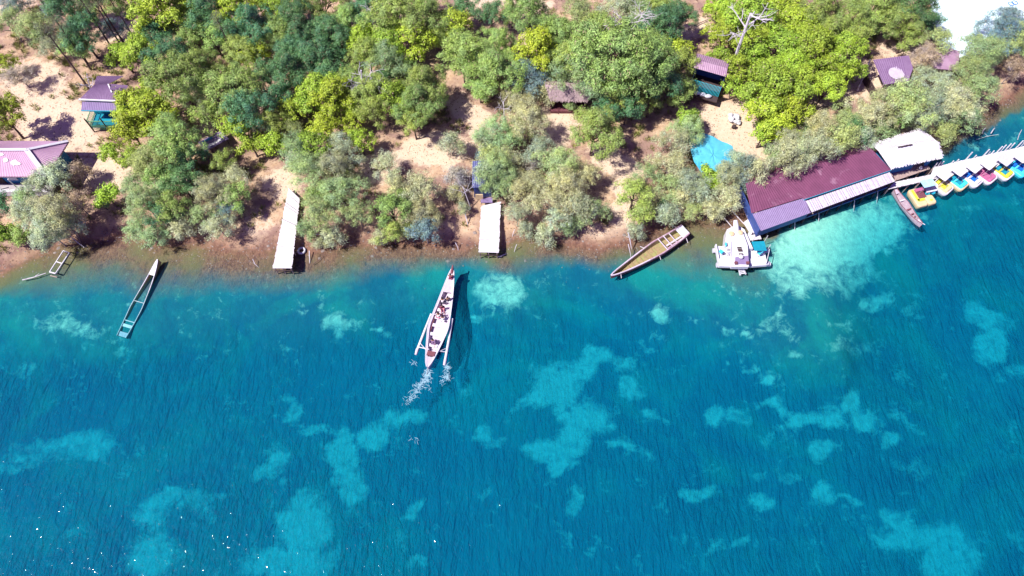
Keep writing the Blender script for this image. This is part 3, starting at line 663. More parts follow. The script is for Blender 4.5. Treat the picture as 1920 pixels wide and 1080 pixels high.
# --- blue tarpaulin canopy
def tarp():
    Z = 2.6; P = [(1335+(x-1335)*1.13, 290+(y-290)*1.13) for x, y in [(1296,262),(1318,250),(1345,261),(1370,274),(1376,290),(1362,318),(1338,335),(1322,322),(1306,300)]]; t = T('tarpaulin_canopy', 'bright blue tarpaulin canopy on poles over bare sand', 'canopy', at(1340, 290, .9))
    bd = [at(x, y, Z) for x, y in P]; cen = sum(bd, Vector((0,0,0)))/len(bd); mb = MB(); n = len(bd); V_ = []; F_ = []; K = 6; rr = random.Random(1)
    for k in range(K+1):
        for i in range(n*3):
            q = lerp(bd[i//3], bd[(i//3+1) % n], (i % 3)/3); p = lerp(cen, q, k/K); sag = .22*(1-(k/K)**2)+.07*math.sin(i*1.7+k)+rr.uniform(-.03,.03)
            V_.append((p.x, p.y, Z+sag-.25))
    m_ = n*3; up = len(V_); V_ += [(v[0],v[1],v[2]-.02) for v in V_]
    for k in range(K):
        for i in range(m_): a = k*m_+i; b = k*m_+(i+1) % m_; F_ += [(a,a+m_,b+m_,b), (a+up,b+up,b+m_+up,a+m_+up)]
    mb.add(V_, F_); mb.build('tarpaulin', M['tarp'], t, True)
    for q in inset([bd[0], bd[3], bd[5], bd[6]], .15): MB().tube([(q.x,q.y,.8), (q.x,q.y,Z-.2)], .05, 6).build('pole', M['plank'], t)
tarp()
def heap(px, py, label, name, cat, s, mat, n=6, seed=0):
    o = at(px, py, .95); t = MB(); rr = random.Random(seed)
    for i in range(n): t.blob((o.x+rr.uniform(-s,s)*.7, o.y+rr.uniform(-s,s)*.7, .95+rr.uniform(.05,.35)*s), (s*rr.uniform(.3,.55), s*rr.uniform(.3,.5), s*rr.uniform(.25,.4)), seed+i, .25)
    ob = t.build(name, mat, None, True); props(ob, label, cat); return ob
heap(1376, 223, 'crumpled white plastic sheet on bare sand above the blue tarpaulin', 'plastic_sheet', 'sheet', .8, M['white'], 9, 1)
h = MB(); q = at(1377, 236, 1.2); h.blob((q.x,q.y,1.1), (.3,.22,.3), 4, .2); props(h.build('bucket', M['darkwood'], None, True), 'small dark bucket beside the crumpled white plastic sheet', 'bucket')
heap(594, 255, 'white and blue bundle lying between lime trees', 'bundle', 'bundle', .7, M['sack'], 7, 21)
heap(1586, 292, 'pale rock lying against the rear of the maroon roof', 'rock', 'rock', .55, M['concrete'], 3, 31)
heap(1888, 128, 'pale boulder on the far right bank', 'boulder', 'rock', 1.0, M['concrete'], 4, 35)

def market_stall():
    o = at(405, 272, .95); t = T('table', 'purple grey table with white cloth strips between the trees', 'table', o, R(38))
    MB().box((o.x,o.y,1.72), (3.0,1.7,.08)).build('table_top', M['lavender'], t); MB().box((o.x+.1,o.y-.45,1.79), (1.9,.35,.05)).build('cloth', M['white'], t); MB().box((o.x-.5,o.y+.5,1.79), (1.2,.3,.05)).build('cloth', M['bluewall'], t)
    for a in (-1.3, 1.3):
        for b in (-.7, .7): MB().tube([(o.x+a,o.y+b,.8), (o.x+a,o.y+b,1.7)], .05, 6).build('leg', M['darkwood'], t)
market_stall()

# --- pale pavement at the top right, with two blue rings on it
pv = [(1745,-40),(1752,40),(1768,90),(1790,110),(1840,100),(1870,70),(1925,55),(1990,60),(2010,10),(1905,-2),(1870,-40)]
P = [at(x, y, 1.95) for x, y in pv]; P = P[::-1] if (P[1]-P[0]).cross(P[2]-P[1]).z < 0 else P
m_, nt_, p_ = newmat('pale cyan pavement'); tc_ = nt_.nodes.new('ShaderNodeTexCoord').outputs['Object']
nt_.links.new(mixc(nt_, noise(nt_, .5, 5, .6, tc_), (.62,.86,.95), (.72,.86,.92)), p_.inputs['Base Color']); p_.inputs['Roughness'].default_value = .7
mb = MB().slab(P[::-1], .5); 
po = mb.build('pavement', m_); props(po, kind='structure')
rings = [at(1895.5, 7.5, 1.97), at(1902, 5.3, 1.97)]
for i, c in enumerate(rings):
    mb = MB(); mb.tube([(c.x+.30*math.cos(a)*1.2, c.y+.34*math.sin(a), 2.02) for a in [2*math.pi*k/18 for k in range(19)]], .045, 5)
    props(mb.build('ring', M['deepblue']), ['left', 'right'][i]+' of two thin blue rings lying on the white pavement', 'ring', 'blue rings on the pavement')

# ================================================================ boats
def prof(t, stern):
    """relative half width along the boat, t=0 stern, 1 bow"""
    b = math.sin(math.pi*min(1, max(0, (1-t)/1.1)))**.75 if t > .45 else 1
    b = min(1, (1-t)**.62*1.32); s = min(1, stern+(1-stern)*(t/.42)**.7) if t < .42 else 1
    return max(0.02, b*s)
def hull_mesh(L, W, Hh, stern=.35, rise=.5, srise=.2, n=28, th=.06, floor=.14, part='all'):
    mb = MB(); ring = []
    for i in range(n+1):
        t = i/n; x = -L/2+L*t; hw = W/2*prof(t, stern); sh = Hh+rise*max(0, (t-.6)/.4)**2+srise*max(0, (.25-t)/.25)**2
        kz = -.25+.35*max(0, (t-.75)/.25)**2*(sh+.1)
        iw = max(.008, hw-th); fz = min(floor+max(0, kz), sh-.06)
        if part == 'all':
            ring.append([(x,hw,sh), (x,hw*.9,sh*.4), (x,hw*.6,kz+.08), (x,0,kz), (x,-hw*.6,kz+.08), (x,-hw*.9,sh*.4), (x,-hw,sh), (x,-iw,sh), (x,-iw*.8,fz), (x,iw*.8,fz), (x,iw,sh)])
    k = 11
    for i, r in enumerate(ring): mb.v += r
    for i in range(n):
        for j in range(k): a = i*k+j; b = i*k+(j+1) % k; mb.f.append((a, b, b+k, a+k))
    mb.f.append(tuple(range(k))); mb.f.append(tuple(n*k+j for j in range(k))[::-1])
    return mb
def sheer(L, W, Hh, stern, rise, srise, side, n=28, off=0):
    o = []
    for i in range(n+1):
        t = i/n; hw = W/2*prof(t, stern)+off; sh = Hh+rise*max(0, (t-.6)/.4)**2+srise*max(0, (.25-t)/.25)**2; o.append((-L/2+L*t, side*hw, sh))
    return o
def place(t, bow, stern, z=0):
    """put a boat built along +x so that it runs from stern to bow"""
    d = bow-stern; t.location = ((bow.x+stern.x)/2, (bow.y+stern.y)/2, z); t.rotation_euler = (0, 0, math.atan2(d.y, d.x)); return d.length
def deckcap(L, W, Hh, stern, rise, srise, t0, t1, dz=-.02, th=.05):
    mb = MB(); n = 8; up = []
    for i in range(n+1):
        t = t0+(t1-t0)*i/n; hw = W/2*prof(t, stern)-.03; hw = max(.01, hw); sh = Hh+rise*max(0, (t-.6)/.4)**2+srise*max(0, (.25-t)/.25)**2+dz; x = -L/2+L*t
        up += [(x,hw,sh), (x,-hw,sh), (x,hw,sh-th), (x,-hw,sh-th)]
    f = []
    for i in range(n): a = i*4; b = a+4; f += [(a+1,b+1,b,a), (a+2,b+2,b+3,a+3), (a,b,b+2,a+2), (a+3,b+3,b+1,a+1)]
    f += [(0,2,3,1), (n*4,n*4+1,n*4+3,n*4+2)]
    return mb.add(up, f)

# ---------------------------------------------------------------- people
def skin_mesh(name, joints, edges, radii, mat, parent):
    me = bpy.data.meshes.new(name); me.from_pydata(joints, edges, []); me.materials.append(mat)
    o = bpy.data.objects.new(name, me); col.objects.link(o); o.parent = parent
    o.modifiers.new('skin', 'SKIN'); s = me.skin_vertices[0] if me.skin_vertices else None
    if s is None:
        me_l = me.attributes; 
    for i, r in enumerate(radii): me.skin_vertices[0].data[i].radius = (r, r) if isinstance(r, float) else r
    me.skin_vertices[0].data[0].use_root = True
    sb = o.modifiers.new('sub', 'SUBSURF'); sb.levels = 1; sb.render_levels = 1
    return o
def ensure_skin(me):
    if not me.skin_vertices:
        bm_ = None
def person(label, loc, rz, shirt, trouser, seat=.42, lean=.08, arms='lap', hat=None, group=None):
    t = T('person', label, 'person', loc, rz, group); s = seat
    Jd = {}; J = []; Ed = []; Rr = []
    def j(n, p, r, par=None):
        Jd[n] = len(J); J.append(p); Rr.append(r)
        if par: Ed.append((Jd[par], Jd[n]))
    j('pel', (0,0,s+.08), .125); j('wai', (lean*.4,0,s+.28), .115, 'pel'); j('che', (lean,0,s+.46), .14, 'wai'); j('nec', (lean+.01,0,s+.60), .055, 'che')
    j('hd1', (lean+.03,0,s+.68), .075, 'nec'); j('hd2', (lean+.05,0,s+.78), .092, 'hd1'); j('hd3', (lean+.04,0,s+.86), .06, 'hd2')
    j('nose', (lean+.145,0,s+.745), .012, 'hd2')
    for q, sy in (('l', 1), ('r', -1)):
        j('ear'+q, (lean+.04,sy*.095,s+.75), .014, 'hd2')
        j('hip'+q, (.02,sy*.1,s+.05), .095, 'pel'); j('kne'+q, (.43,sy*.14,s+.08), .06, 'hip'+q); j('ank'+q, (.44,sy*.14,.08), .038, 'kne'+q); j('toe'+q, (.62,sy*.16,.03), .034, 'ank'+q)
        j('sho'+q, (lean,sy*.18,s+.52), .062, 'che')
        if arms == 'lap' or (arms == 'steer' and sy > 0):
            j('elb'+q, (lean+.08,sy*.26,s+.30), .043, 'sho'+q); j('wri'+q, (.30,sy*.16,s+.20), .028, 'elb'+q); hd = Vector((.9,-sy*.3,-.25)).normalized()
        else:
            j('elb'+q, (lean-.2,sy*.3,s+.34), .043, 'sho'+q); j('wri'+q, (lean-.42,sy*.30,s+.26), .028, 'elb'+q); hd = Vector((-.9,0,-.3)).normalized()
        w_ = Vector(J[Jd['wri'+q]]); pm = w_+hd*.06; j('pal'+q, tuple(pm), (.02,.036), 'wri'+q); sd_ = hd.cross(Vector((0,0,1))).normalized()
        for fi, (o_, ln) in enumerate(((-.027,.07), (-.009,.08), (.009,.075), (.027,.058))):
            b_ = pm+sd_*o_+hd*.03; k_ = b_+hd*ln*.5; e_ = k_+hd*ln*.4+Vector((0,0,-ln*.35)); j(f'f{q}{fi}a', tuple(b_), .009, 'pal'+q); j(f'f{q}{fi}b', tuple(k_), .009, f'f{q}{fi}a'); j(f'f{q}{fi}c', tuple(e_), .008, f'f{q}{fi}b')
        th = pm-sd_*sy*.045; j('t'+q+'a', tuple(th), .010, 'pal'+q); j('t'+q+'b', tuple(th+hd*.045-sd_*sy*.01), .009, 't'+q+'a')
    def mk(name, names, rf, mat):
        idx = [Jd[n] for n in names]; mp = {k: i for i, k in enumerate(idx)}
        e = [(mp[a], mp[b]) for a, b in Ed if a in mp and b in mp]; me = bpy.data.meshes.new(name); me.from_pydata([J[k] for k in idx], e, [])
        me.materials.append(mat); o = bpy.data.objects.new(name, me); col.objects.link(o); o.parent = t
        o.modifiers.new('skin', 'SKIN').use_smooth_shade = True
        if len(me.skin_vertices) == 0:
            bm = bmesh.new(); bm.from_mesh(me); bm.verts.layers.skin.verify(); bm.to_mesh(me); bm.free()
        for i, k in enumerate(idx):
            r = Rr[k]; r = (r, r) if isinstance(r, float) else r; me.skin_vertices[0].data[i].radius = (r[0]*rf, r[1]*rf)
        me.skin_vertices[0].data[0].use_root = True
        sb = o.modifiers.new('sub', 'SUBSURF'); sb.levels = 1; sb.render_levels = 1
        return o
    body = mk('body', list(Jd), 1.0, M['skin'])
    mk('shirt', ['pel','wai','che','shol','elbl','shor','elbr'], 1.2, shirt)
    mk('trousers', ['pel','hipl','knel','ankl','hipr','kner','ankr'], 1.22, trouser)
    hx = lean+.03; MB().blob((loc[0]+hx-.015, loc[1], loc[2]+s+.83), (.105,.095,.075), 1, .06, 14, 8).build('hair', M['hair'], t, True)
    fc = MB()
    for sy in (-1, 1): fc.blob((loc[0]+lean+.135, loc[1]+sy*.035, loc[2]+s+.785), (.012,.014,.009), 0, 0, 6, 4)
    fc.box((loc[0]+lean+.132, loc[1], loc[2]+s+.705), (.01,.05,.012)); fc.build('face_features', M['hair'], t, True)
    if hat:
        hm = MB(); c = (loc[0]+hx, loc[1], loc[2]+s+.87); hm.tube([(c[0],c[1],c[2]), (c[0],c[1],c[2]+.02)], .2, 16); hm.blob((c[0],c[1],c[2]+.05), (.11,.11,.08), 0, .02); hm.build('hat', hat, t, True)
    return t
import bmesh

# ---------------------------------------------------------------- outrigger boat under way
def outrigger():
    t = T('outrigger_boat', 'long white outrigger boat carrying people, heading for the shore', 'boat')
    bow, ste = at(850, 508, .6), at(802, 690, .4); L = (bow-ste).length; W = 2.2; Hh = .62; A = (.06, .75, .15)
    hl = hull_mesh(L, W, Hh, *A, th=.16, floor=.12).build('hull', M['boatwhite'], t)
    for s in (1, -1): MB().tube(sheer(L, W, Hh, *A, s, off=.02), .045, 6).build('gunwale', M['white'], t)
    deckcap(L, W, Hh, *A, .76, .95).build('foredeck', M['boatin'], t); deckcap(L, W, Hh, *A, 0.01, .10).build('afterdeck', M['boatin'], t)
    for tt in (.22, .33, .42, .50, .58, .68):
        x = -L/2+L*tt; MB().box((x, 0, .42), (.34, W*prof(tt, .06)-.26, .06)).build('bench', M['white'], t)
    MB().bar((-L*.16, W*.34, .3), (L*.24, W*.30, .3), .12, .3).build('side_locker', M['redbrown'], t)
    MB().tube([(L/2-.6,0,Hh+.5), (L/2-.2,0,Hh+.85), (L/2+.12,0,Hh+1.05)], [.16,.12,.06]).build('prow', M['redbrown'], t)
    x = -L/2+L*.13; MB().box((x, 0, Hh+.02), (.5, .8, .22)).build('engine_box', M['redbrown'], t)
    MB().tube([(x,.05,Hh+.1), (-L/2-.3,.0,.25), (-L/2-.9,0,-.25)], .035, 6).build('propeller_shaft', M['grey'], t)
    # outriggers: floats splay outwards towards the stern
    for s, (f0, f1) in ((1, ((L*.03, 1.15), (-L*.34, 1.6))), (-1, ((L*.02, -1.15), (-L*.39, -1.45)))):
        MB().tube([(f0[0],f0[1],.32), ((f0[0]+f1[0])/2,(f0[1]+f1[1])/2,.16), (f1[0],f1[1],.06)], [.09,.13,.13], 8).build('float', M['white'], t)
        MB().tube([(f1[0]+.1,f1[1],.08), (f1[0]-.5,f1[1]+s*.02,.02)], [.16,.12], 8).build('float_tip', M['boatwhite'], t)
        MB().tube([(L*.02,s*.55,.66), (f0[0]-.1,f0[1],.36)], .04, 6).build('boom', M['white'], t)
        MB().tube([(-L*.33,s*.3,.62), (-L*.31,f1[1]*.97,.15)], .05, 6).build('boom', M['white'], t)
        MB().tube([(-L*.36,s*.3,.60), (-L*.27,f1[1]*.93,.18)], .035, 6).build('brace', M['white'], t)
    place(t, bow, ste)
    rz = t.rotation_euler.z; mt = Matrix.Rotation(rz, 4, 'Z'); o = Vector(t.location)
    def P(tt, y, z): v = mt@Vector((-L/2+L*tt, y, z)); return o+Vector((v.x, v.y, z))
    g = 'people in the outrigger boat'
    person('person in maroon clothes sitting on the bow of the outrigger boat', P(.895,-.02,.72), rz, M['shirtm'], M['shirtm'], .30, .05, group=g)
    person('person in a white shirt and dark trousers facing forward, front left seat of the boat', P(.655,.25,.12), rz, M['shirtw'], M['trouser'], group=g)
    person('person in a dark top on the front right seat of the boat', P(.675,-.32,.12), rz+R(20), M['shirtd'], M['shirtw'], group=g)
    person('person in maroon top facing backward in the middle of the boat', P(.60,.12,.12), rz+R(200), M['shirtm'], M['pinkcloth'], group=g)
    person('person in white with dark hair on the middle right seat of the boat', P(.475,-.25,.12), rz, M['shirtw'], M['shirtw'], group=g)
    person('person in white with pink trousers on the middle left seat of the boat', P(.50,.3,.12), rz+R(-15), M['shirtw'], M['pinkcloth'], group=g)
    person('person in a purple shirt steering from the back of the boat', P(.235,.1,.12), rz, M['shirtp'], M['shirtp'], arms='steer', group=g)
    # churned wake behind the hull and the right float
    rr = random.Random(5); f = MB()
    def streak(x0, y0, x1, y1, wd, n):
        for _ in range(n):
            u = rr.random()**1.2; px = x0+(x1-x0)*u+rr.gauss(0, wd*(.4+u*.6)); py = y0+(y1-y0)*u+rr.gauss(0, wd*.5)
            c = at(px, py, .015); a = rr.uniform(0, 6.28); ln = rr.uniform(.04,.26)*(1.2-u*.5); w_ = rr.uniform(.01,.028); m = rr.uniform(-.9,.9)
            pts = [c, c+Vector((math.cos(a),math.sin(a),0))*ln, c+Vector((math.cos(a),math.sin(a),0))*ln+Vector((math.cos(a+m),math.sin(a+m),0))*ln]
            f.tube(pts, [w_*.5, w_, w_*.4], 4)
    streak(803, 693, 797, 715, 3.5, 120); streak(797, 712, 762, 758, 5, 170); streak(838, 685, 838, 708, 3.5, 60); streak(838, 705, 830, 722, 4, 26); streak(838, 705, 845, 712, 3, 20); streak(778, 678, 774, 682, 3, 14); streak(770, 820, 785, 826, 3, 10); streak(801, 700, 806, 730, 3, 36)
    m, nt, p = newmat('foam'); p.inputs['Base Color'].default_value = (.28,.46,.54,1); p.inputs['Roughness'].default_value = .5
    props(f.build('wake_foam', m), kind='stuff')
outrigger()

def moored_longboat():
    t = T('longboat', 'slim pale lilac wooden boat moored left of the yellow pedal boat', 'boat')
    bow, ste = at(1727, 423, .4), at(1677, 356, .4); L = (bow-ste).length; A = (.3, .35, .2); W = 1.05; Hh = .45
    hull_mesh(L, W, Hh, *A, th=.09).build('hull', M['paleboat'], t)
    for s in (1, -1): MB().tube(sheer(L, W, Hh, *A, s), .035, 6).build('gunwale', M['redbrown'], t)
    for tt in (.30, .55, .68, .76): MB().box((-L/2+L*tt, 0, Hh-.07), (.14, W*prof(tt, .3)-.12, .05)).build('bench', M['redbrown'] if tt > .5 else M['white'], t)
    deckcap(L, W, Hh, *A, .86, .985).build('foredeck', M['white'], t); deckcap(L, W, Hh, *A, .01, .12).build('afterdeck', M['boatin'], t)
    MB().tube([(L/2-.1,0,Hh+.3), (L/2+.25,0,Hh+.5)], .04).build('prow', M['white'], t); place(t, bow, ste)
moored_longboat()
def wrecked_longboat():
    t = T('longboat', 'old pink and white longboat with a mossy floor, grounded at the shore', 'boat')
    bow, ste = at(1145, 521, .3), at(1284, 434, .6); L = (bow-ste).length; A = (.72, .3, .35); W = 1.75; Hh = .55
    hull_mesh(L, W, Hh, *A, th=.10, floor=.02).build('hull', M['mossy'], t)
    for s in (1, -1):
        pts = sheer(L, W, Hh, *A, s); k = 15
        MB().tube([(x,y,z+.02) for x, y, z in pts[:k+1]], .09, 6).build('gunwale', M['pinkwood'], t); MB().tube([(x,y,z+.02) for x, y, z in pts[k:]], [.09]*8+[.08]*(len(pts)-k-8), 6).build('gunwale', M['boatwhite'], t)
        sp = MB(); 
        for i in range(len(pts)-1): a, b = Vector(pts[i]), Vector(pts[i+1]); sp.bar(a+Vector((0,s*.07,-.25)), b+Vector((0,s*.07,-.25)), .03, .3)
        sp.build('side_plank', M['redbrown'], t)
    for tt in (.17, .24, .31): MB().box((-L/2+L*tt, 0, Hh+.08), (.09, W*prof(tt, .72)+.1, .07)).build('cross_beam', M['boatwhite'], t)
    deckcap(L, W, Hh, *A, .0, .085, .03).build('stern_deck', M['sack'], t)
    MB().bar((-L*.46, .3, Hh-.1), (-L*.22, .32, Hh-.1), .18, .1).build('side_bench', M['boatwhite'], t); MB().bar((-L*.47, .62, Hh+.12), (-L*.2, .74, Hh+.12), .14, .08).build('side_rail', M['pinkwood'], t)
    for i in range(9): tt = .42+i*.055; MB().bar((-L/2+L*tt, -W*.36*prof(tt, .7), .1), (-L/2+L*tt, W*.36*prof(tt, .7), .1), .05, .05).build('rib', M['mossy'], t)
    for tt, y in ((.42, .95), (.9, .5), (.05, .95), (.05, -1.0), (.5, -.95)): MB().tube([(-L/2+L*tt, y*.8, .6), (-L/2+L*tt+.1, y*1.35, .3)], .035, 6).build('outrigger_stub', M['bone'], t)
    place(t, bow, ste, .12); t.rotation_euler.y = R(1.0)
wrecked_longboat()
def sunken_canoe():
    t = T('sunken_canoe', 'half sunken canoe with a white bow ashore and its stern underwater', 'canoe')
    bow, ste = at(297, 484, .8), at(229, 632, -.9); L = (Vector((bow.x,bow.y,0))-Vector((ste.x,ste.y,0))).length; A = (.75, .35, .1); W = 1.35; Hh = .38
    hull_mesh(L, W, Hh, *A, th=.07, floor=-.12).build('hull', M['mossy'], t)
    for s in (1, -1): MB().tube([(x,y,z+.02) for x, y, z in sheer(L, W, Hh, *A, s)], .055, 6).build('gunwale', M['white'], t)
    deckcap(L, W, Hh, *A, .80, .99, .03).build('foredeck', M['white'], t)
    MB().box((-L/2+L*.83, -.1, Hh+.1), (.3,.12,.04)).build('hatch', M['darkwood'], t)
    for tt, w_ in ((.2, .09), (.14, .32), (.45, .06)): MB().box((-L/2+L*tt, 0, Hh-.02), (w_, W*prof(tt, .75)-.1, .05)).build('thwart', M['white'], t)
    MB().box((-L/2+.28, 0, Hh), (.5, W*.78, .06)).build('stern_deck', M['sack'], t)
    place(t, bow, ste, -.58); t.rotation_mode = 'ZYX' if False else 'XYZ'; t.rotation_euler.y = R(-8.6)
sunken_canoe()
def small_frame():
    t = T('boat_frame', 'small white open boat frame lying at the left shore', 'frame', at(112, 492, 0)); Z = .55
    a, b, c, d = at(119, 470, Z), at(130, 474, Z), at(104, 513, Z-.15), at(93, 510, Z-.15)
    for p, q, w_ in ((a, d, .08), (b, c, .08), (d, c, .13), (lerp(a, d, .52), lerp(b, c, .52), .1), (a, b, .08)): MB().bar(p, q, w_, .1).build('beam', M['white'], t)
    for p in (a, b, c, d): MB().tube([p, p-Vector((0,0,.6))], .04, 6).build('leg', M['plank'], t)
    MB().bar(d-Vector((.05,.25,.35)), c-Vector((-.05,.25,.35)), .08, .05).build('lower_beam', M['plank'], t)
small_frame()

# ---------------------------------------------------------------- floating platform (bow pointing inland)
def pontoon():
    t = T('floating_platform', 'white floating platform with side decks, cabin and ladder beside the maroon building', 'platform', at(1392, 480, 0)); Z = .75
    def A(x, y, z=Z): return at(x, y, z)
    dk = [A(1341,461), A(1348,500), A(1439,498), A(1433,466)]
    MB().slab(dk, .25).build('deck', M['white'], t)
    nb_ = MB()
    for p, q in ((dk[1], dk[2]), (dk[0], dk[1])): nb_.bar(p+Vector((0,0,.12)), q+Vector((0,0,.12)), .12, .5)
    nb_.build('bulwark', M['white'], t)
    MB().slab([A(1348,485,Z+.35), A(1349,499,Z+.35), A(1381,500,Z+.35), A(1380,485,Z+.35)], .35).build('bench_box', M['white'], t)
    MB().slab([A(1407,485,Z+.35), A(1406,499,Z+.35), A(1438,497,Z+.35), A(1437,485,Z+.35)], .35).build('bench_box', M['white'], t)
    cb = [A(1359,462,1.3), A(1365,466,1.3), A(1412,466,1.3), A(1396,430,1.3), A(1387,424,1.3), A(1375,424,1.3), A(1363,430,1.3)]
    MB().slab(cb, 1.3).build('cabin', M['white'], t)
    cp = [A(1371,465,1.75), A(1372,500,1.6), A(1404,500,1.6), A(1402,460,1.75), A(1393,436,1.7), A(1373,436,1.7)]
    MB().slab(cp, .5).build('cabin_roof', M['white'], t)
    for i, y in enumerate((464, 467.5, 470, 476)): MB().slab([A(1382+i,y-1.1,1.8), A(1382.5+i,y+1.3,1.8), A(1391+i,y+1.3,1.8), A(1390+i,y-1.1,1.8)], .04).build('vent_slot', M['darkwood'], t)
    MB().tube([A(1381,440,1.3), A(1380,425,1.9), A(1379,413,2.2)], [.35,.3,.22], 10).build('bow_post', M['white'], t)
    for x, y in ((1372,438), (1388,436)): MB().blob(A(x, y, 1.75), (.32,.32,.1), 1, .02).build('hatch', M['tan'], t, True)
    MB().slab([A(1379,482,1.75), A(1378,495,1.7), A(1405,495,1.7), A(1403,479,1.75)], .1).build('wheelhouse_top', M['lavender'], t)
    MB().blob(A(1389.5, 481, 1.95), (.27,.27,.16), 2, .02).build('dome', M['white'], t, True)
    for x in (1380, 1402): MB().box(A(x, 493, 1.8), (.28,.3,.2)).build('lamp_box', M['redbrown'], t)
    ld_ = MB()
    for x0, x1 in ((1384,1388), (1391,1398.5)): ld_.bar(A(x0,499,.9), A(x1,516 if x0 < 1390 else 514,.2), .14, .1)
    for k in range(5): ld_.bar(A(1385+k*.9,502+k*2.8,.8-.13*k), A(1393+k*1.1,502+k*2.5,.8-.13*k), .1, .05)
    ld_.build('ladder', M['white'], t)
    MB().slab([A(1409,453,1.9), A(1415,470,1.9), A(1438,470,1.9), A(1433,452,1.9)], .05).build('shade_cloth', M['teal'], t)
    for x, y in ((1410,454), (1433,453), (1438,470)): p = A(x, y, .7); MB().tube([p, p+Vector((0,0,1.2))], .035, 6).build('shade_pole', M['white'], t)
    rl = MB(); p, q = A(1437,493,1.4), A(1443,467,1.4); rl.bar(p, q, .05, .05); rl.bar(p, p-Vector((0,0,.7)), .05, .05); rl.bar(q, q-Vector((0,0,.7)), .05, .05); rl.build('side_rail', M['white'], t)
    for i, (x, y) in enumerate(((1361,465), (1351,476), (1366,478), (1422,478))):
        c = A(x, y, Z); ch = T('chair', ['pale blue chair at the upper left corner','pale blue chair at the far left','white chair left of the cabin','pale blue chair under the dark shade cloth'][i]+' of the floating platform', 'chair', c, R(40*i), 'chairs on the floating platform')
        mt_ = M['cyan'] if i != 2 else M['sack']
        MB().box((c.x,c.y,Z+.42), (.42,.42,.05)).build('seat', mt_, ch); MB().box((c.x-.2,c.y,Z+.68), (.05,.42,.5)).build('backrest', mt_, ch)
        for a in (-.18, .18):
            for b in (-.18, .18): MB().tube([(c.x+a,c.y+b,Z), (c.x+a,c.y+b,Z+.4)], .02, 5).build('leg', M['grey'], ch)
    for x, y in ((1345,470), (1352,497), (1435,495), (1431,470)): p = A(x, y, .2); MB().tube([p+Vector((-.5,0,0)), p+Vector((.5,0,0))], .28, 10).build('float', M['sack'], t)
pontoon()

# ---------------------------------------------------------------- pedal boats
def rrect(x0, x1, y0, y1, r, z, n=5):
    o = []
    for cx, cy, a0 in ((x1-r, y1-r, 0), (x0+r, y1-r, 90), (x0+r, y0+r, 180), (x1-r, y0+r, 270)):
        for k in range(n+1): a = R(a0+90*k/n); o.append((cx+r*math.cos(a), cy+r*math.sin(a), z))
    return o
def loft(mb, rings):
    n = len(rings[0]); b = len(mb.v)
    for r in rings: mb.v += r
    for i in range(len(rings)-1):
        for k in range(n): a = b+i*n+k; c = b+i*n+(k+1) % n; mb.f.append((a, c, c+n, a+n))
    mb.f.append(tuple(b+k for k in range(n))[::-1]); mb.f.append(tuple(b+(len(rings)-1)*n+k for k in range(n))); return mb
def pedal_boat(px, py, rz, hullm, deckm, wellm, canm, label, L=2.5, W=1.75):
    t = T('pedal_boat', label, 'pedal boat', (0,0,0), 0, 'pedal boats moored along the walkway')
    x, y = L/2, W/2
    loft(MB(), [rrect(-x+.12,x-.15,-y+.12,y-.12,.25,-.25), rrect(-x,x,-y,y,.35,.12), rrect(-x,x,-y,y,.35,.36), rrect(-x+.06,x-.06,-y+.06,y-.06,.3,.42)]).build('hull', hullm, t)
    dk = MB(); 
    loft(dk, [rrect(-x+.14,x-.16,-y+.12,y-.12,.26,.40), rrect(-x+.17,x-.22,-y+.17,y-.17,.22,.50)]); dk.build('deck', deckm, t)
    MB().box((.36,0,.47), (.66,.85,.1)).build('footwell', wellm, t)
    MB().box((-.45,0,.62), (.45,1.2,.22)).build('seat', wellm, t); MB().box((-.68,0,.82), (.1,1.2,.42)).build('seat_back', hullm, t)
    loft(MB(), [rrect(.62,1.08,-.5,.5,.18,.48), rrect(.68,1.02,-.42,.42,.15,.62)]).build('front_pod', deckm, t)
    MB().tube([(.6,0,.5), (.45,0,.85), (.42,.12,.86)], .025, 6).build('steering_lever', M['grey'], t)
    ca = MB(); P_ = rrect(-1.22,.14,-.74,.74,.1,1.75); loft(ca, [P_, [(a*.97+.0, b*.97, 1.80) for a, b, c in P_]]); ca.build('canopy', canm, t)
    for a in (-1.0, 0.0):
        for b in (-.6, .6): MB().tube([(a,b,.45), (a,b,1.75)], .025, 6).build('canopy_post', M['grey'], t)
    p = at(px, py, .4); t.location = (p.x, p.y, 0); t.rotation_euler = (0,0,rz)
    return t
base_rz = -52
PB = [(1765,346,-50,'white','tan','yellow','white','white pedal boat with tan and yellow well, beside the yellow double pedal boat'),
 (1794,338,-52,'tan','cyan','teal','white','pedal boat with tan rim and teal well, second white canopied one from the left'),
 (1821,332,-52,'white','white','deepblue','white','white pedal boat with a small deep blue well and cyan front'),
 (1847,326,-52,'white','mauve','mauve','white','white pedal boat with a mauve pink deck'),
 (1879,319,-52,'white','yellow','teal','sack','pedal boat with yellow and tan deck around a teal well'),
 (1909,313,-52,'cyan','cyan','deepblue','white','all cyan pedal boat with a deep blue well near the right edge')]
for (px, py, a, h_, d_, w_, c_, lb) in PB: pedal_boat(px, py, R(a), M[h_], M[d_], M[w_], M[c_], lb)
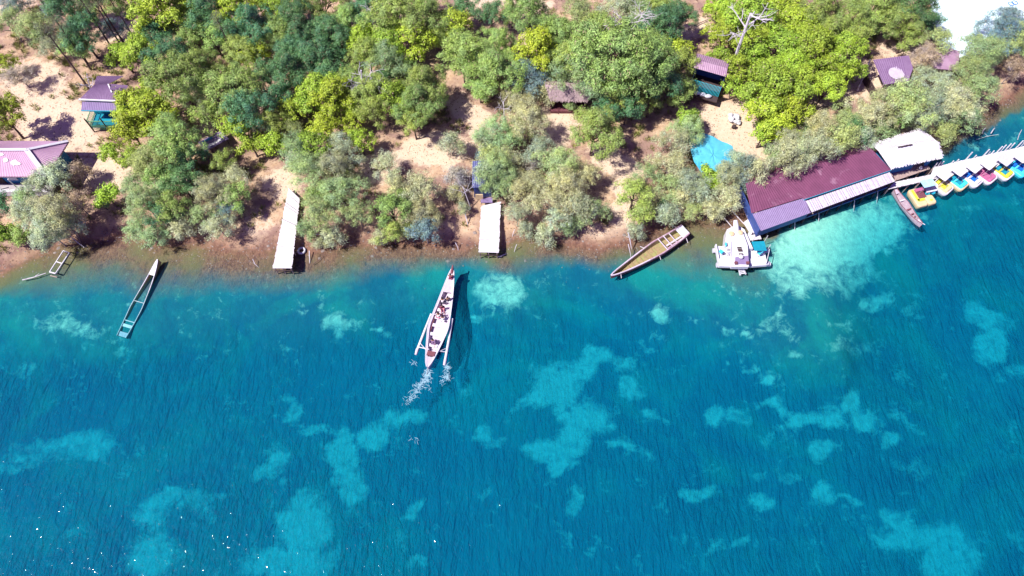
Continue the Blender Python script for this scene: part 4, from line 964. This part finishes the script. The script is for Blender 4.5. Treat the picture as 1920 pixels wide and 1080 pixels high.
def double_boat():
    t = T('pedal_boat', 'wide tan and yellow double pedal boat with pale blue canopy', 'pedal boat', (0,0,0), 0, 'pedal boats moored along the walkway')
    for y0, y1, x1 in ((-1.15,.12,1.25), (.18,1.2,1.25)):
        x0 = -1.2 if y0 < 0 else .0
        loft(MB(), [rrect(x0+.1,x1-.1,y0+.08,y1-.08,.22,-.25), rrect(x0,x1,y0,y1,.3,.14), rrect(x0,x1,y0,y1,.3,.36), rrect(x0+.08,x1-.08,y0+.08,y1-.08,.24,.46)]).build('hull', M['tan'], t)
    MB().box((-.25,-.75,.48), (1.5,.28,.06)).build('deck_strip', M['yellow'], t); MB().box((.45,-.4,.48), (.32,.85,.06)).build('deck_strip', M['yellow'], t); MB().box((.75,.7,.475), (.2,.3,.05)).build('deck_strip', M['yellow'], t)
    MB().box((-.2,-.1,.5), (.9,.85,.12)).build('footwell', M['redbrown'], t); MB().box((-.75,0,.62), (.4,1.1,.24)).build('seat', M['mauve'], t)
    ca = MB(); P_ = rrect(-1.25,-.25,-.35,1.15,.08,1.75); loft(ca, [P_, [(a, b, 1.81) for a, b, c in P_]]); ca.build('canopy', surf('pale blue canopy', (.38,.66,.80)), t)
    for a in (-1.15, -.35):
        for b in (-.25, 1.0): MB().tube([(a,b,.4), (a,b,1.76)], .025, 6).build('canopy_post', M['grey'], t)
    p = at(1729, 368, .4); t.location = (p.x, p.y, 0); t.rotation_euler = (0,0,R(-75))
double_boat()
def raft():
    t = T('white_raft', 'flat white landing raft between the walkway and the first white pedal boat', 'raft', at(1748, 346, 0))
    P_ = [at(1733,347,.7), at(1738,361,.7), at(1758,357,.7), at(1760,339,.7)]; MB().slab(P_, .12).build('deck', M['white'], t)
    for k in (.25, .75): MB().tube([lerp(P_[0], P_[3], k)-Vector((0,0,.4)), lerp(P_[1], P_[2], k)-Vector((0,0,.4))], .25, 8).build('float', M['cyan'], t)
raft()

# ---------------------------------------------------------------- small things at the shore
def tyre(px, py, label):
    p = at(px, py, .5); z = max(zg(p.x, p.y), -.2); n = 20; mb = MB()
    pts = [(p.x+.36*math.cos(2*math.pi*k/n), p.y+.36*math.sin(2*math.pi*k/n), z+.16) for k in range(n+1)]; mb.tube(pts, .12, 8, False)
    return props(mb.build('tyre', M['sack'], None, True), label, 'tyre')
tyre(564, 467, 'pale old tyre lying beside the long plank jetty'); 
def stick(px0, py0, px1, py1, r, label, h0=.1, h1=.1, name='stick', cat='stick', mat='bone', fork=0, group=None):
    a, b = at(px0, py0, h0), at(px1, py1, h1); mb = MB(); rr = random.Random(int(px0)); mid = lerp(a, b, .5)+Vector((rr.uniform(-.1,.1), rr.uniform(-.1,.1), .03))
    mb.tube([a, mid, b], [r, r*.85, r*.6], 6)
    for k in range(fork): c = lerp(a, b, .3+.25*k); e = c+Vector((rr.uniform(-.8,.8), rr.uniform(-.4,.6), .1)); mb.tube([c, e], [r*.6, r*.3], 5)
    return props(mb.build(name, M[mat]), label, cat, group)
stick(42, 525, 86, 512, .06, 'forked dead branch in the shallows left of the white boat frame', .05, .15, 'branch', 'branch', fork=2)
stick(132, 443, 158, 464, .05, 'thin pale pole leaning in the dark shade above the left shore', .9, .3, 'pole', 'pole')
stick(1178, 458, 1184, 487, .05, 'upright white post at the tip of the grounded pink longboat', 1.4, -.3, 'post', 'post')
stick(1178, 436, 1184, 466, .07, 'crooked pale trunk standing above the grounded pink longboat', 2.0, .2, 'dead_trunk', 'trunk', fork=1)
stick(872, 400, 878, 425, .06, 'pale pole left of the short jetty', 1.5, .3, 'pole', 'pole')
stick(854, 455, 860, 472, .05, 'short pale stake in the shallows between the two jetties', .8, -.2, 'stake', 'stake')
stick(965, 430, 960, 448, .04, 'thin stake right of the short jetty, nearer the bushes', .8, -.1, 'stake', 'stake')
stick(969, 458, 964, 474, .04, 'thin stake right of the short jetty, nearer the water', .8, -.2, 'stake', 'stake')
stick(474, 486, 486, 502, .04, 'pale stake standing in the shallows left of the long jetty', .5, -.2, 'stake', 'stake')
stick(580, 470, 581, 494, .06, 'upright driftwood post right of the long jetty', .5, -.1, 'post', 'post')
stick(586, 496, 606, 480, .04, 'dark driftwood branch right of the long jetty', .1, .1, 'branch', 'branch', 'bark')
stick(932, 482, 948, 476, .06, 'pale log under the water end of the short jetty', .1, .1, 'log', 'log')
stick(1842, 250, 1848, 240, .06, 'short stick poking out of the cove, left one', .3, .3)
stick(1858, 250, 1865, 240, .06, 'short stick poking out of the cove, right one', .3, .3)
stick(1830, 262, 1872, 252, .05, 'long sunken branch in the cove behind the walkway', -.3, -.2, 'branch', 'branch', fork=2)
stick(1908, 262, 1916, 243, .04, 'thin slanting pole behind the walkway at the right edge', 1.0, 2.2, 'pole', 'pole')
stick(1290, 55, 1330, 35, .07, 'dark fallen log on the ground left of the tall lime trees', 1.2, 1.4, 'log', 'log', 'bark')
stick(590, 440, 612, 436, .05, 'pale stick on the bank below the bushes right of the long jetty', .5, .5)

# ================================================================ trees
def leaf_mesh(name, lobes, rng, leaf, wd, per, crad, csp, up=.35):
    """lobes: list of (centre, radius, squash); leaves gathered in clumps over every lobe"""
    C = []; Nn = []
    for c, r, sq in lobes:
        k = max(5, int(csp*r*r))
        d = rng.normal(size=(k, 3)); d /= np.linalg.norm(d, axis=1)[:, None]; d[:, 2] = np.where(d[:, 2] < -.35, -d[:, 2], d[:, 2])
        rad = r*rng.uniform(.72, 1.08, k)
        C.append(c+d*rad[:, None]*np.array([1, 1, sq])); Nn.append(d)
    C = np.concatenate(C); Nn = np.concatenate(Nn); nC = len(C)
    cr = crad*rng.uniform(.6, 1.35, nC); cnt = np.maximum(4, (per*(cr/crad)**2)).astype(int)
    idx = np.repeat(np.arange(nC), cnt); n = len(idx)
    e = rng.normal(size=(n, 3)); e /= np.linalg.norm(e, axis=1)[:, None]; rr = cr[idx]*np.where(rng.uniform(0, 1, n) < .2, rng.uniform(1, 1.9, n), rng.uniform(.3, 1.1, n)**.7)
    P = C[idx]+e*rr[:, None]*np.array([1, 1, .8])
    nr = e*.7+Nn[idx]*.5+np.array([0, 0, up])+rng.normal(size=(n, 3))*.35; nr /= np.linalg.norm(nr, axis=1)[:, None]
    a = np.cross(nr, rng.normal(size=(n, 3))); a /= np.linalg.norm(a, axis=1)[:, None]+1e-9; b = np.cross(nr, a)
    L = leaf*rng.uniform(.6, 1.3, n)[:, None]; W = wd*rng.uniform(.7, 1.2, n)[:, None]
    V = np.stack([P-a*L*.5, P+b*W*.5, P+a*L*.5, P-b*W*.5], 1).reshape(-1, 3)
    return np_mesh(name, V, np.arange(n*4).reshape(-1, 4), M['leaf'])
def trunk_mb(rng, hc, Rr, lobes, r0, forks=1.0):
    mb = MB(); top = Vector((rng.uniform(-.1,.1)*Rr, rng.uniform(-.1,.1)*Rr, hc*.62))
    mid = Vector((top.x*.3+rng.uniform(-.1,.1), top.y*.3, hc*.3)); mb.tube([(0,0,-.3), (0,0,.05), mid, top], [r0*1.4, r0*1.1, r0*.85, r0*.65], 7)
    for c, r, s in lobes:
        c = Vector(c); m = lerp(top, c, .5)+Vector((rng.uniform(-.15,.15), rng.uniform(-.15,.15), rng.uniform(0,.25)))
        st_ = lerp(mid, top, rng.uniform(.3, 1)); mb.tube([st_, m, lerp(m, c, .9)], [r0*.45, r0*.3, r0*.1], 5)
        for _ in range(2): e = c+Vector(rng.normal(size=3))*r*.45; mb.tube([m, e], [r0*.2, r0*.05], 4)
    return mb
VAR = {}
SPEC = {  # leaf length, width, leaves per clump, clump radius, clumps per m2, trunk radius, height factor, squash
 'broad': (.22, .12, 60, .34, 10, .11, 1.12, .8),
 'fine':  (.21, .055, 95, .33, 10, .10, 1.05, .8),
 'feather': (.27, .045, 90, .38, 9, .06, .95, .85)}
for kind, (lf, wd, per, cr, csp, tr0, hf, sq) in SPEC.items():
    for R0, nv in ((1.2, 2), (2.0, 3), (3.0, 2)):
        for v in range(nv):
            seed = hash((len(kind), int(R0*10), v)) % 9999; rng = np.random.default_rng(len(kind)*1000+int(R0*10)*10+v)
            hc = hf*R0+(.7 if kind != 'feather' else .5); nl = int(5+R0*3.2); lobes = []
            for i in range(nl):
                a = 2*math.pi*(i/nl)+rng.uniform(-.5,.5); q = R0*(rng.uniform(.42,.72) if i % 3 else rng.uniform(0,.35)); lr_ = R0*rng.uniform(.27,.42)
                lobes.append((np.array([q*math.cos(a), q*math.sin(a), hc+R0*(rng.uniform(-.3,.15) if i % 3 else rng.uniform(.15,.42))]), lr_, sq))
            tm = trunk_mb(rng, hc, R0, lobes, tr0*(.6+R0*.25)); me = bpy.data.meshes.new('trunk'); me.from_pydata(tm.v, [], tm.f); me.materials.append(M['palebark'] if kind == 'feather' else M['bark'])
            VAR.setdefault((kind, R0), []).append((leaf_mesh('crown', lobes, rng, lf, wd, per*(1 if kind != 'feather' else .8), cr, csp), me, hc))
COLS = {'L': ('broad', (.32,.47,.07), 'lime green'), 'Y': ('broad', (.36,.52,.07), 'bright yellow green'), 'G': ('fine', (.30,.45,.15), 'mid green'), 'D': ('fine', (.11,.26,.14), 'dark green'),
        'O': ('feather', (.42,.50,.37), 'grey olive'), 'P': ('feather', (.34,.48,.25), 'soft green'), 'B': ('feather', (.20,.32,.38), 'blue grey'), 'W': ('feather', (.40,.36,.35), 'brownish grey')}
TR = """
15 45 26 P;10 118 20 L;35 140 24 W;2 215 38 L;150 60 34 D;118 2 34 D;30 5 26 B;60 45 26 P;100 12 24 B;92 85 22 O;75 70 20 P;165 8 24 G;140 85 24 G
228 102 26 Y;266 100 34 L;312 106 34 D;375 125 36 G;390 18 36 D;300 12 42 L;250 0 36 G;350 12 28 L;388 45 26 D;440 20 34 L;415 52 22 L;470 42 36 D;452 95 32 G;478 102 24 Y;500 60 26 G
330 145 44 G;242 185 26 Y;278 212 42 L;288 172 28 L;322 262 44 G;242 245 30 L;205 285 16 L;365 172 30 P;440 165 40 G;465 200 36 D;392 212 28 G;350 295 32 D;445 242 32 L;420 300 22 G;300 330 30 G;255 295 26 L;232 215 22 Y;470 268 18 L
525 15 32 L;498 0 26 L;560 35 36 D;602 0 34 G;652 34 32 G;540 128 32 D;500 140 26 D;590 60 28 D;630 95 22 D;690 15 30 D;678 70 30 Y;722 82 30 L;772 76 38 Y;690 103 30 G;725 118 36 P;745 30 40 G;800 26 36 G;858 42 28 L;780 0 28 G;922 28 24 D;820 70 22 G;760 128 22 G
598 165 34 L;625 182 36 Y;572 192 28 L;520 178 26 D;545 205 26 L;660 152 28 G;700 172 32 G;740 178 30 L;652 192 22 L;608 236 26 Y;656 226 22 Y;676 264 22 Y;515 270 20 Y;700 205 26 G;560 150 22 G
792 155 34 G;780 190 36 G;775 228 24 G;812 180 22 G;880 98 42 G;922 132 40 G;935 84 34 G;900 165 22 G;870 125 26 G;952 110 20 D
560 280 34 P;585 270 28 L;640 282 34 O;848 268 20 O;930 248 34 P;955 275 26 P;905 262 18 O
992 22 36 G;1022 46 22 D;1010 92 36 Y;1052 62 36 G;1090 28 36 P;1130 52 32 G;1160 18 40 O;1082 102 34 G;1032 112 28 G;1150 105 58 G;1100 135 42 P;1208 130 50 G;1218 88 34 G;1180 168 34 G;1242 42 34 D;1275 28 28 D;1265 92 28 L;1278 116 26 G;1240 152 36 D;1272 168 26 G;1115 240 42 G;1148 200 30 D;1178 195 26 D;1060 140 22 P;1220 190 20 G;1140 170 26 G;1210 50 26 P
990 148 32 B;968 190 32 O;990 228 38 O;1010 280 32 O;1015 135 20 P;970 250 24 P
1350 20 30 Y;1402 22 38 L;1360 62 32 L;1402 80 28 L;1346 102 20 L;1428 60 30 L;1382 125 28 L;1412 108 26 L;1422 172 28 L;1378 158 20 L;1290 245 30 P;1262 268 30 O;1290 222 18 L
1458 12 34 L;1484 42 38 L;1505 68 30 L;1462 92 38 L;1432 132 30 L;1540 20 38 G;1552 62 34 G;1592 28 34 G;1602 72 26 G;1532 92 42 L;1582 95 38 L;1484 122 34 Y;1452 168 46 L;1482 200 38 Y;1442 212 38 Y;1432 248 24 Y;1502 150 34 L;1562 132 36 L;1548 165 32 Y;1520 40 26 D;1600 130 24 L;1475 245 22 L
1685 38 34 G;1642 10 34 G;1720 8 36 D;1745 42 20 D;1665 0 26 G;1700 70 22 G;1750 78 26 P;1732 112 32 W;1728 140 22 O;1880 55 34 B;1902 70 28 P;1868 78 28 B;1838 105 34 P;1852 88 26 P;1820 132 32 P;1902 128 24 W;1918 95 20 P;1895 30 18 B
1480 268 34 O;1500 292 34 O;1540 242 36 O;1582 232 34 P;1620 222 36 O;1600 252 26 D;1662 202 38 O;1700 192 40 P;1740 202 40 O;1790 192 40 O;1760 162 32 O;1830 168 34 P;1802 220 34 P;1768 250 24 P;1550 275 24 P;1650 238 24 P;1720 230 24 O;1510 240 22 P;1685 225 22 G
108 330 30 O;74 345 26 O;150 320 18 W;60 398 36 O;108 402 42 O;92 432 38 O;146 382 26 W;0 382 18 D;36 440 18 G;200 366 18 Y;45 370 20 P;130 430 24 O;5 435 16 L;190 380 12 D
292 300 38 P;270 378 38 P;302 402 28 D;338 340 30 D;258 432 24 P;290 440 24 P;322 392 32 G;340 425 20 O;250 345 24 P;310 355 26 P
402 362 40 O;442 335 28 O;382 400 26 P;410 422 28 O;440 370 30 G;425 395 24 B
578 322 36 P;622 312 36 O;558 302 26 O;640 362 40 P;600 400 38 P;672 402 28 P;622 442 20 O;595 365 24 G;650 330 24 P;575 430 18 P;600 455 12 O
730 312 26 O;742 345 18 O;735 392 32 G;735 432 26 G;790 352 34 O;792 402 36 O;798 432 28 B;712 447 15 O;765 430 20 P;760 375 18 G
858 330 20 W;852 362 16 O;930 320 36 P;952 302 28 O;945 350 26 P;968 330 18 O;905 290 14 B;870 390 12 O
1000 342 28 O;1050 312 38 P;1062 352 38 O;1102 330 28 O;1030 382 34 O;1082 390 34 O;1112 402 28 P;1045 412 26 O;1020 440 20 O;978 352 26 O;970 402 26 O;1065 425 18 P;1000 305 18 W;985 430 16 O
1190 362 30 G;1212 332 26 P;1202 400 20 G;1190 432 16 O;1252 312 32 O;1292 342 34 O;1262 352 28 P;1240 382 12 D;1330 332 18 L;1312 362 28 O;1252 402 22 O;1292 392 22 P;1332 392 22 O;1225 370 18 O;1275 370 20 O
1370 330 34 O;1392 302 28 O;1362 372 28 O;1346 395 18 O;1400 345 18 B;1410 318 18 W
1048 144 20 P;1068 198 9 P;1025 172 18 O;925 300 30 P;938 335 26 O;902 312 16 O;400 70 26 G;430 60 24 D;365 65 26 G;290 60 26 D;335 40 26 G;550 90 30 D;520 60 28 G;620 60 30 D;580 110 34 D;620 130 26 D;510 225 24 G;545 240 22 P;480 230 26 P;720 150 22 D;740 60 24 G;860 75 24 G;1200 20 30 P;1230 10 26 G;1100 60 30 P;870 10 24 D;960 20 20 G;1640 45 20 G;215 50 18 B;280 320 28 P;1478 298 28 O 1.9;1528 284 30 O 1.8;1580 266 28 P 1.8;1420 322 20 O 1.9;1452 300 22 P 1.7;1618 262 22 O 1.7;912 325 22 O 1.6;922 342 18 P 1.6;1096 150 20 P 1.5;1402 318 24 B 1.5
"""
LM = [('pink hipped house',(60,300)),('green railed hut',(190,190)),('blue ribbed hut',(1332,140)),('brown thatched hut',(1066,180)),('maroon pier roof',(1520,345)),('white thatched boathouse',(1700,285)),('lilac shed roof',(1670,132)),('blue tarpaulin',(1335,290)),('long plank jetty',(535,430)),('short plank jetty',(918,425)),('grounded pink longboat',(1215,475)),('half sunken canoe',(280,500)),('white pavement',(1830,50)),('bleached bare tree',(1180,40)),('twisted bare tree',(680,130)),('tall bare snag',(1400,50)),('tall slender pines',(130,60)),('white bundle',(594,255)),('small dark boat frame',(110,490)),('crumpled plastic sheet',(1376,225)),('purple grey table',(405,268))]
LM[18] = ('white boat frame', (110,490))
def where(x, y):
    n, (lx, ly) = min(LM, key=lambda l: math.hypot(l[1][0]-x, (l[1][1]-y)*1.2)); dx, dy = x-lx, y-ly
    if y < 22 and math.hypot(dx, dy) > 90: return 'at the top edge, nearest the '+n
    if abs(dx) > abs(dy)*1.5: return ('right of the ' if dx > 0 else 'left of the ')+n
    if abs(dy) > abs(dx)*1.5: return ('below the ' if dy > 0 else 'above the ')+n
    return ('below ' if dy > 0 else 'above ')+('right' if dx > 0 else 'left')+' of the '+n
trees = []; rr = random.Random(77)
items = [s.split() for ln in TR.strip().split('\n') for s in ln.split(';')]
for it in items:
    x, y, r, k = float(it[0]), float(it[1]), float(it[2]), it[3]; kind, cl, nm = COLS[k]
    Rm = r*(1.38 if (k in 'GDPB' and y < 265) else 1.24)/ppm(x, y, 3.5); R0 = min((1.2, 2.0, 3.0), key=lambda q: abs(math.log(Rm/q))); s = Rm/R0
    cr_, tk_, hc = rr.choice(VAR[(kind, R0)]); g0 = 1.0
    p = at(x, y, g0+hc*s); gz_ = zg(p.x, p.y); zs = float(it[4]) if len(it) > 4 else rr.uniform(.9, 1.15); p = at(x, y, gz_+hc*s*zs)
    small = Rm < 1.3; noun = 'bush' if small else 'tree'
    t = T('shrub' if small else ('broadleaf_tree' if kind != 'feather' else 'feathery_tree'), None, noun, (p.x, p.y, gz_), rr.uniform(0, 6.28)); t.scale = (s*rr.uniform(.88,1.14), s*rr.uniform(.88,1.14), s*zs)
    c = bpy.data.objects.new('crown', cr_); col.objects.link(c); c.parent = t; b = bpy.data.objects.new('trunk', tk_); col.objects.link(b); b.parent = t
    j = rr.uniform(.82, 1.2); q = rr.uniform(-.12, .12); c.color = (cl[0]*j*(1+q), cl[1]*j, cl[2]*j*(1-q), 1)
    t['group'] = {'broad': 'lime green trees behind the shore', 'fine': 'mid and dark green trees behind the shore', 'feather': 'feathery grey green trees along the shore'}[kind]
    sz = 'small' if r < 23 else ('large' if r >= 36 else '')
    trees.append((t, (sz+' ' if sz else '')+nm+' '+('round ' if kind == 'broad' else 'feathery ' if kind == 'feather' else '')+noun+' '+where(x, y), x, y))
bylab = {}
for e in trees: bylab.setdefault(e[1], []).append(e)
ordn = ['leftmost', 'second from left', 'third from left', 'fourth from left', 'fifth from left', 'sixth from left', 'seventh from left']
for lb, es in bylab.items():
    es.sort(key=lambda e: e[2])
    for i, e in enumerate(es):
        if len(es) == 1: e[0]['label'] = lb
        elif len(es) == 2: e[0]['label'] = lb+', '+('left' if i == 0 else 'right')+' one of two'
        else: e[0]['label'] = lb+', '+('rightmost' if i == len(es)-1 else ordn[i])

# bare trees
def branches(mb, p, d, L, r, depth, rng, bend=.35):
    n = 4; pts = [p]; rad = [r]; q = p
    for i in range(n):
        d = (d+Vector((rng.gauss(0,1), rng.gauss(0,1), rng.gauss(0,.6)))*bend*.35).normalized(); q = q+d*L/n; pts.append(q); rad.append(r*(1-.5*(i+1)/n))
    mb.tube(pts, rad, 6 if depth > 1 else 4)
    if depth > 0:
        for k in range(3 if depth > 1 else 4):
            b = pts[rng.choice((2, 3, 4))]; nd = (d+Vector((rng.gauss(0,1), rng.gauss(0,1), rng.gauss(.1,.5)))*.85).normalized()
            branches(mb, b, nd, L*rng.uniform(.45,.75), r*.5, depth-1, rng, bend)
def bare(px, py, z, tx, ty, tz, r, seed, name, label, depth=3, mat='bone', spread=1.0):
    base = at(px, py, z); top = at(tx, ty, tz); rng = random.Random(seed); t = T(name, label, 'bare tree', base); mb = MB()
    mid = lerp(base, top, .5)+Vector((rng.uniform(-.2,.2), rng.uniform(-.2,.2), 0)); mb.tube([base-Vector((0,0,.3)), mid, top], [r*1.2, r, r*.7], 7); mb.build('trunk', M[mat], t)
    lm = MB()
    for k in range(6):
        a = 2*math.pi*k/6+rng.uniform(-.4,.4); p = lerp(mid, top, rng.uniform(.2, 1)); branches(lm, p, Vector((math.cos(a), math.sin(a), rng.uniform(.3,.9))).normalized(), 1.9*spread, r*.5, depth-1, rng)
    lm.build('limbs', M[mat], t); return t
bare(1181, 108, .9, 1180, 38, 7.8, .14, 1, 'bare_tree', 'bleached leafless tree with spreading white limbs above the brown hut', 3, spread=1.3)
bare(680, 212, .9, 677, 132, 7.6, .12, 2, 'bare_tree', 'twisted silver bare tree among dark green crowns left of centre', 3, spread=1.0)
bare(1366, 150, .9, 1408, 25, 10.2, .19, 3, 'bare_tree', 'tall white dead snag rising through the lime trees', 3, spread=1.0)
bare(950, 235, .8, 944, 190, 4.2, .07, 4, 'bare_tree', 'small silver bare shrub left of the olive bushes in the centre', 2, spread=.6)
bare(703, 80, .8, 695, 12, 7.4, .07, 5, 'bare_tree', 'thin pale leafless sapling against deep shade near the top', 2, spread=.6)
bare(1100, 200, .8, 1106, 182, 3.0, .05, 8, 'bare_tree', 'dark spiky leafless shrub at the right corner of the brown hut', 2, 'darkwood', .55)
bare(172, 190, .9, 165, 150, 4.6, .09, 6, 'bare_tree', 'bleached forked stump tree rising over the green railed hut', 2, spread=.6)
bare(150, 455, .3, 140, 400, 4.0, .06, 9, 'bare_tree', 'thin brown leafless sapling in the shade right of the olive bushes at far left', 2, 'bark', .8)
bare(885, 395, .4, 868, 350, 3.4, .05, 11, 'bare_tree', 'wispy grey leafless sapling left of the short plank jetty', 2, 'bone', .7)

# tall slender pines at the upper left
pm = []
for v in range(2):
    rng = np.random.default_rng(50+v); lobes = [(np.array([rng.uniform(-.9,.9), rng.uniform(-.9,.9), 8.4+rng.uniform(-1.6,1.0)]), rng.uniform(.35,.6), .6) for _ in range(9)]
    cm = leaf_mesh('crown', lobes, rng, .3, .035, 26, .42, 12); tm = MB(); tm.tube([(0,0,-.3), (.05,0,3), (-.05,.05,6.5), (0,0,9.2)], [.13,.10,.07,.03], 7)
    for c, r, s in lobes: tm.tube([(0,0,float(c[2])-1.2), tuple(c)], [.035,.012], 4)
    me = bpy.data.meshes.new('trunk'); me.from_pydata(tm.v, [], tm.f); me.materials.append(M['bark']); pm.append((cm, me))
pl = [(168,168,1.08,'tallest of the slender pines, rooted beside the green railed hut'),(172,132,.85,'slender pine with bare dark trunk just above the green railed hut'),(234,84,.95,'slender pine right of the bright sand gap, nearest the lime trees'),(228,86,.85,'slender pine standing close left of its twin by the bright sand gap'),(209,88,.9,'slender pine at the left side of the bright sand gap'),(250,70,.8,'thin pine at the right side of the bright sand gap'),(120,60,.75,'slender pine nearest the top left corner'),(445,118,.8,'thin dark trunked pine among the green crowns left of centre'),(408,248,.55,'short thin pine beside the purple grey table')]
for i, (x, y, s, lb) in enumerate(pl):
    p = at(x, y, 1.0); t = T('slender_pine', lb, 'pine tree', (p.x, p.y, zg(p.x, p.y)), i*1.3, 'slender pines at the upper left'); t.scale = (s, s, s)
    cm, tk = pm[i % 2]; c = bpy.data.objects.new('crown', cm); c.color = (.16,.20,.15,1); col.objects.link(c); c.parent = t; b = bpy.data.objects.new('trunk', tk); col.objects.link(b); b.parent = t

# understorey: grass tufts and low scrub, too many to count
rng = np.random.default_rng(9); n = 3600
X = rng.uniform(-66, 70, n*3); Y = rng.uniform(36, 86, n*3); Z = zfun(X, Y); PXq, PYq = to_px(X, Y, Z); f = field(X, Y, Z, BP)
cl_ = np.sin(X*.35+1)*np.sin(Y*.42)+.6*np.sin(X*.9)*np.sin(Y*.8+2); keep = (Z > .45) & (rng.uniform(0, 1, n*3) > f*1.1) & (cl_+rng.normal(size=n*3)*.4+(PXq < 230)*.3 > .25)
X, Y, Z = X[keep][:n], Y[keep][:n], Z[keep][:n]; bl = 26; m_ = len(X)
a = rng.uniform(0, 6.28, (m_, bl)); q = rng.uniform(.0, .32, (m_, bl)); hgt = rng.uniform(.12, .42, (m_, bl))
bx = X[:, None]+q*np.cos(a); by = Y[:, None]+q*np.sin(a); tx = bx+np.cos(a)*.22; ty = by+np.sin(a)*.22; z0 = Z[:, None]+0*a
wx = -np.sin(a)*.035; wy = np.cos(a)*.035
V = np.stack([np.stack([bx-wx, by-wy, z0], -1), np.stack([bx+wx, by+wy, z0], -1), np.stack([tx+wx*.4, ty+wy*.4, z0+hgt], -1), np.stack([tx-wx*.4, ty-wy*.4, z0+hgt], -1)], 2).reshape(-1, 3)
o = bpy.data.objects.new('grass', np_mesh('grass', V, np.arange(len(V)).reshape(-1, 4), M['leaf'])); o.color = (.22,.24,.09,1); col.objects.link(o); props(o, kind='stuff')
# leaf litter and small stones on the bare ground
n = 30000; X = rng.uniform(-66, 70, n); Y = rng.uniform(34, 88, n); Z = zfun(X, Y); k = Z > .12; X, Y, Z = X[k], Y[k], Z[k]; n = len(X)
a = rng.uniform(0, 6.28, n); L = rng.uniform(.04, .13, n); W = rng.uniform(.02, .06, n); c_, s_ = np.cos(a), np.sin(a); tz = rng.uniform(.015, .06, n)
V = np.stack([np.stack([X-c_*L, Y-s_*L, Z+.012], -1), np.stack([X+s_*W, Y-c_*W, Z+tz], -1), np.stack([X+c_*L, Y+s_*L, Z+.02], -1), np.stack([X-s_*W, Y+c_*W, Z+tz*.6], -1)], 1).reshape(-1, 3)
o = bpy.data.objects.new('leaf_litter', np_mesh('leaf_litter', V, np.arange(len(V)).reshape(-1, 4), M['leaf'])); o.color = (.16,.09,.06,1); col.objects.link(o); props(o, kind='stuff')

# pebbles and bits of driftwood along the water line
rng = np.random.default_rng(4); n = 2200; X = rng.uniform(-60, 62, n); ysx = np.interp(X, shw[:,0], shw[:,1])+.45*wob(X, 0*X); Y = ysx+rng.normal(.1, 1.3, n); Z = zfun(X, Y); r = rng.uniform(.03, .10, n)**1.0*(1+1.5*(rng.uniform(0,1,n) > .95))
base = np.array([(1,0,0),(.4,.9,0),(-.6,.7,0),(-1,-.1,0),(-.3,-.9,0),(.7,-.7,0),(.1,.1,.75)]); V = np.stack([X,Y,Z-.01], -1)[:,None,:]+base[None]*r[:,None,None]*rng.uniform(.7,1.3,(n,7,1))
F_ = np.array([(0,1,6),(1,2,6),(2,3,6),(3,4,6),(4,5,6),(5,0,6)]); Fq = (F_[None]+np.arange(n)[:,None,None]*7).reshape(-1,3)
o = bpy.data.objects.new('pebbles', np_mesh('pebbles', V.reshape(-1,3), Fq, surf('pebble stone', (.30,.26,.24), (.14,.11,.10), 3.0, .9))); col.objects.link(o); props(o, kind='stuff')
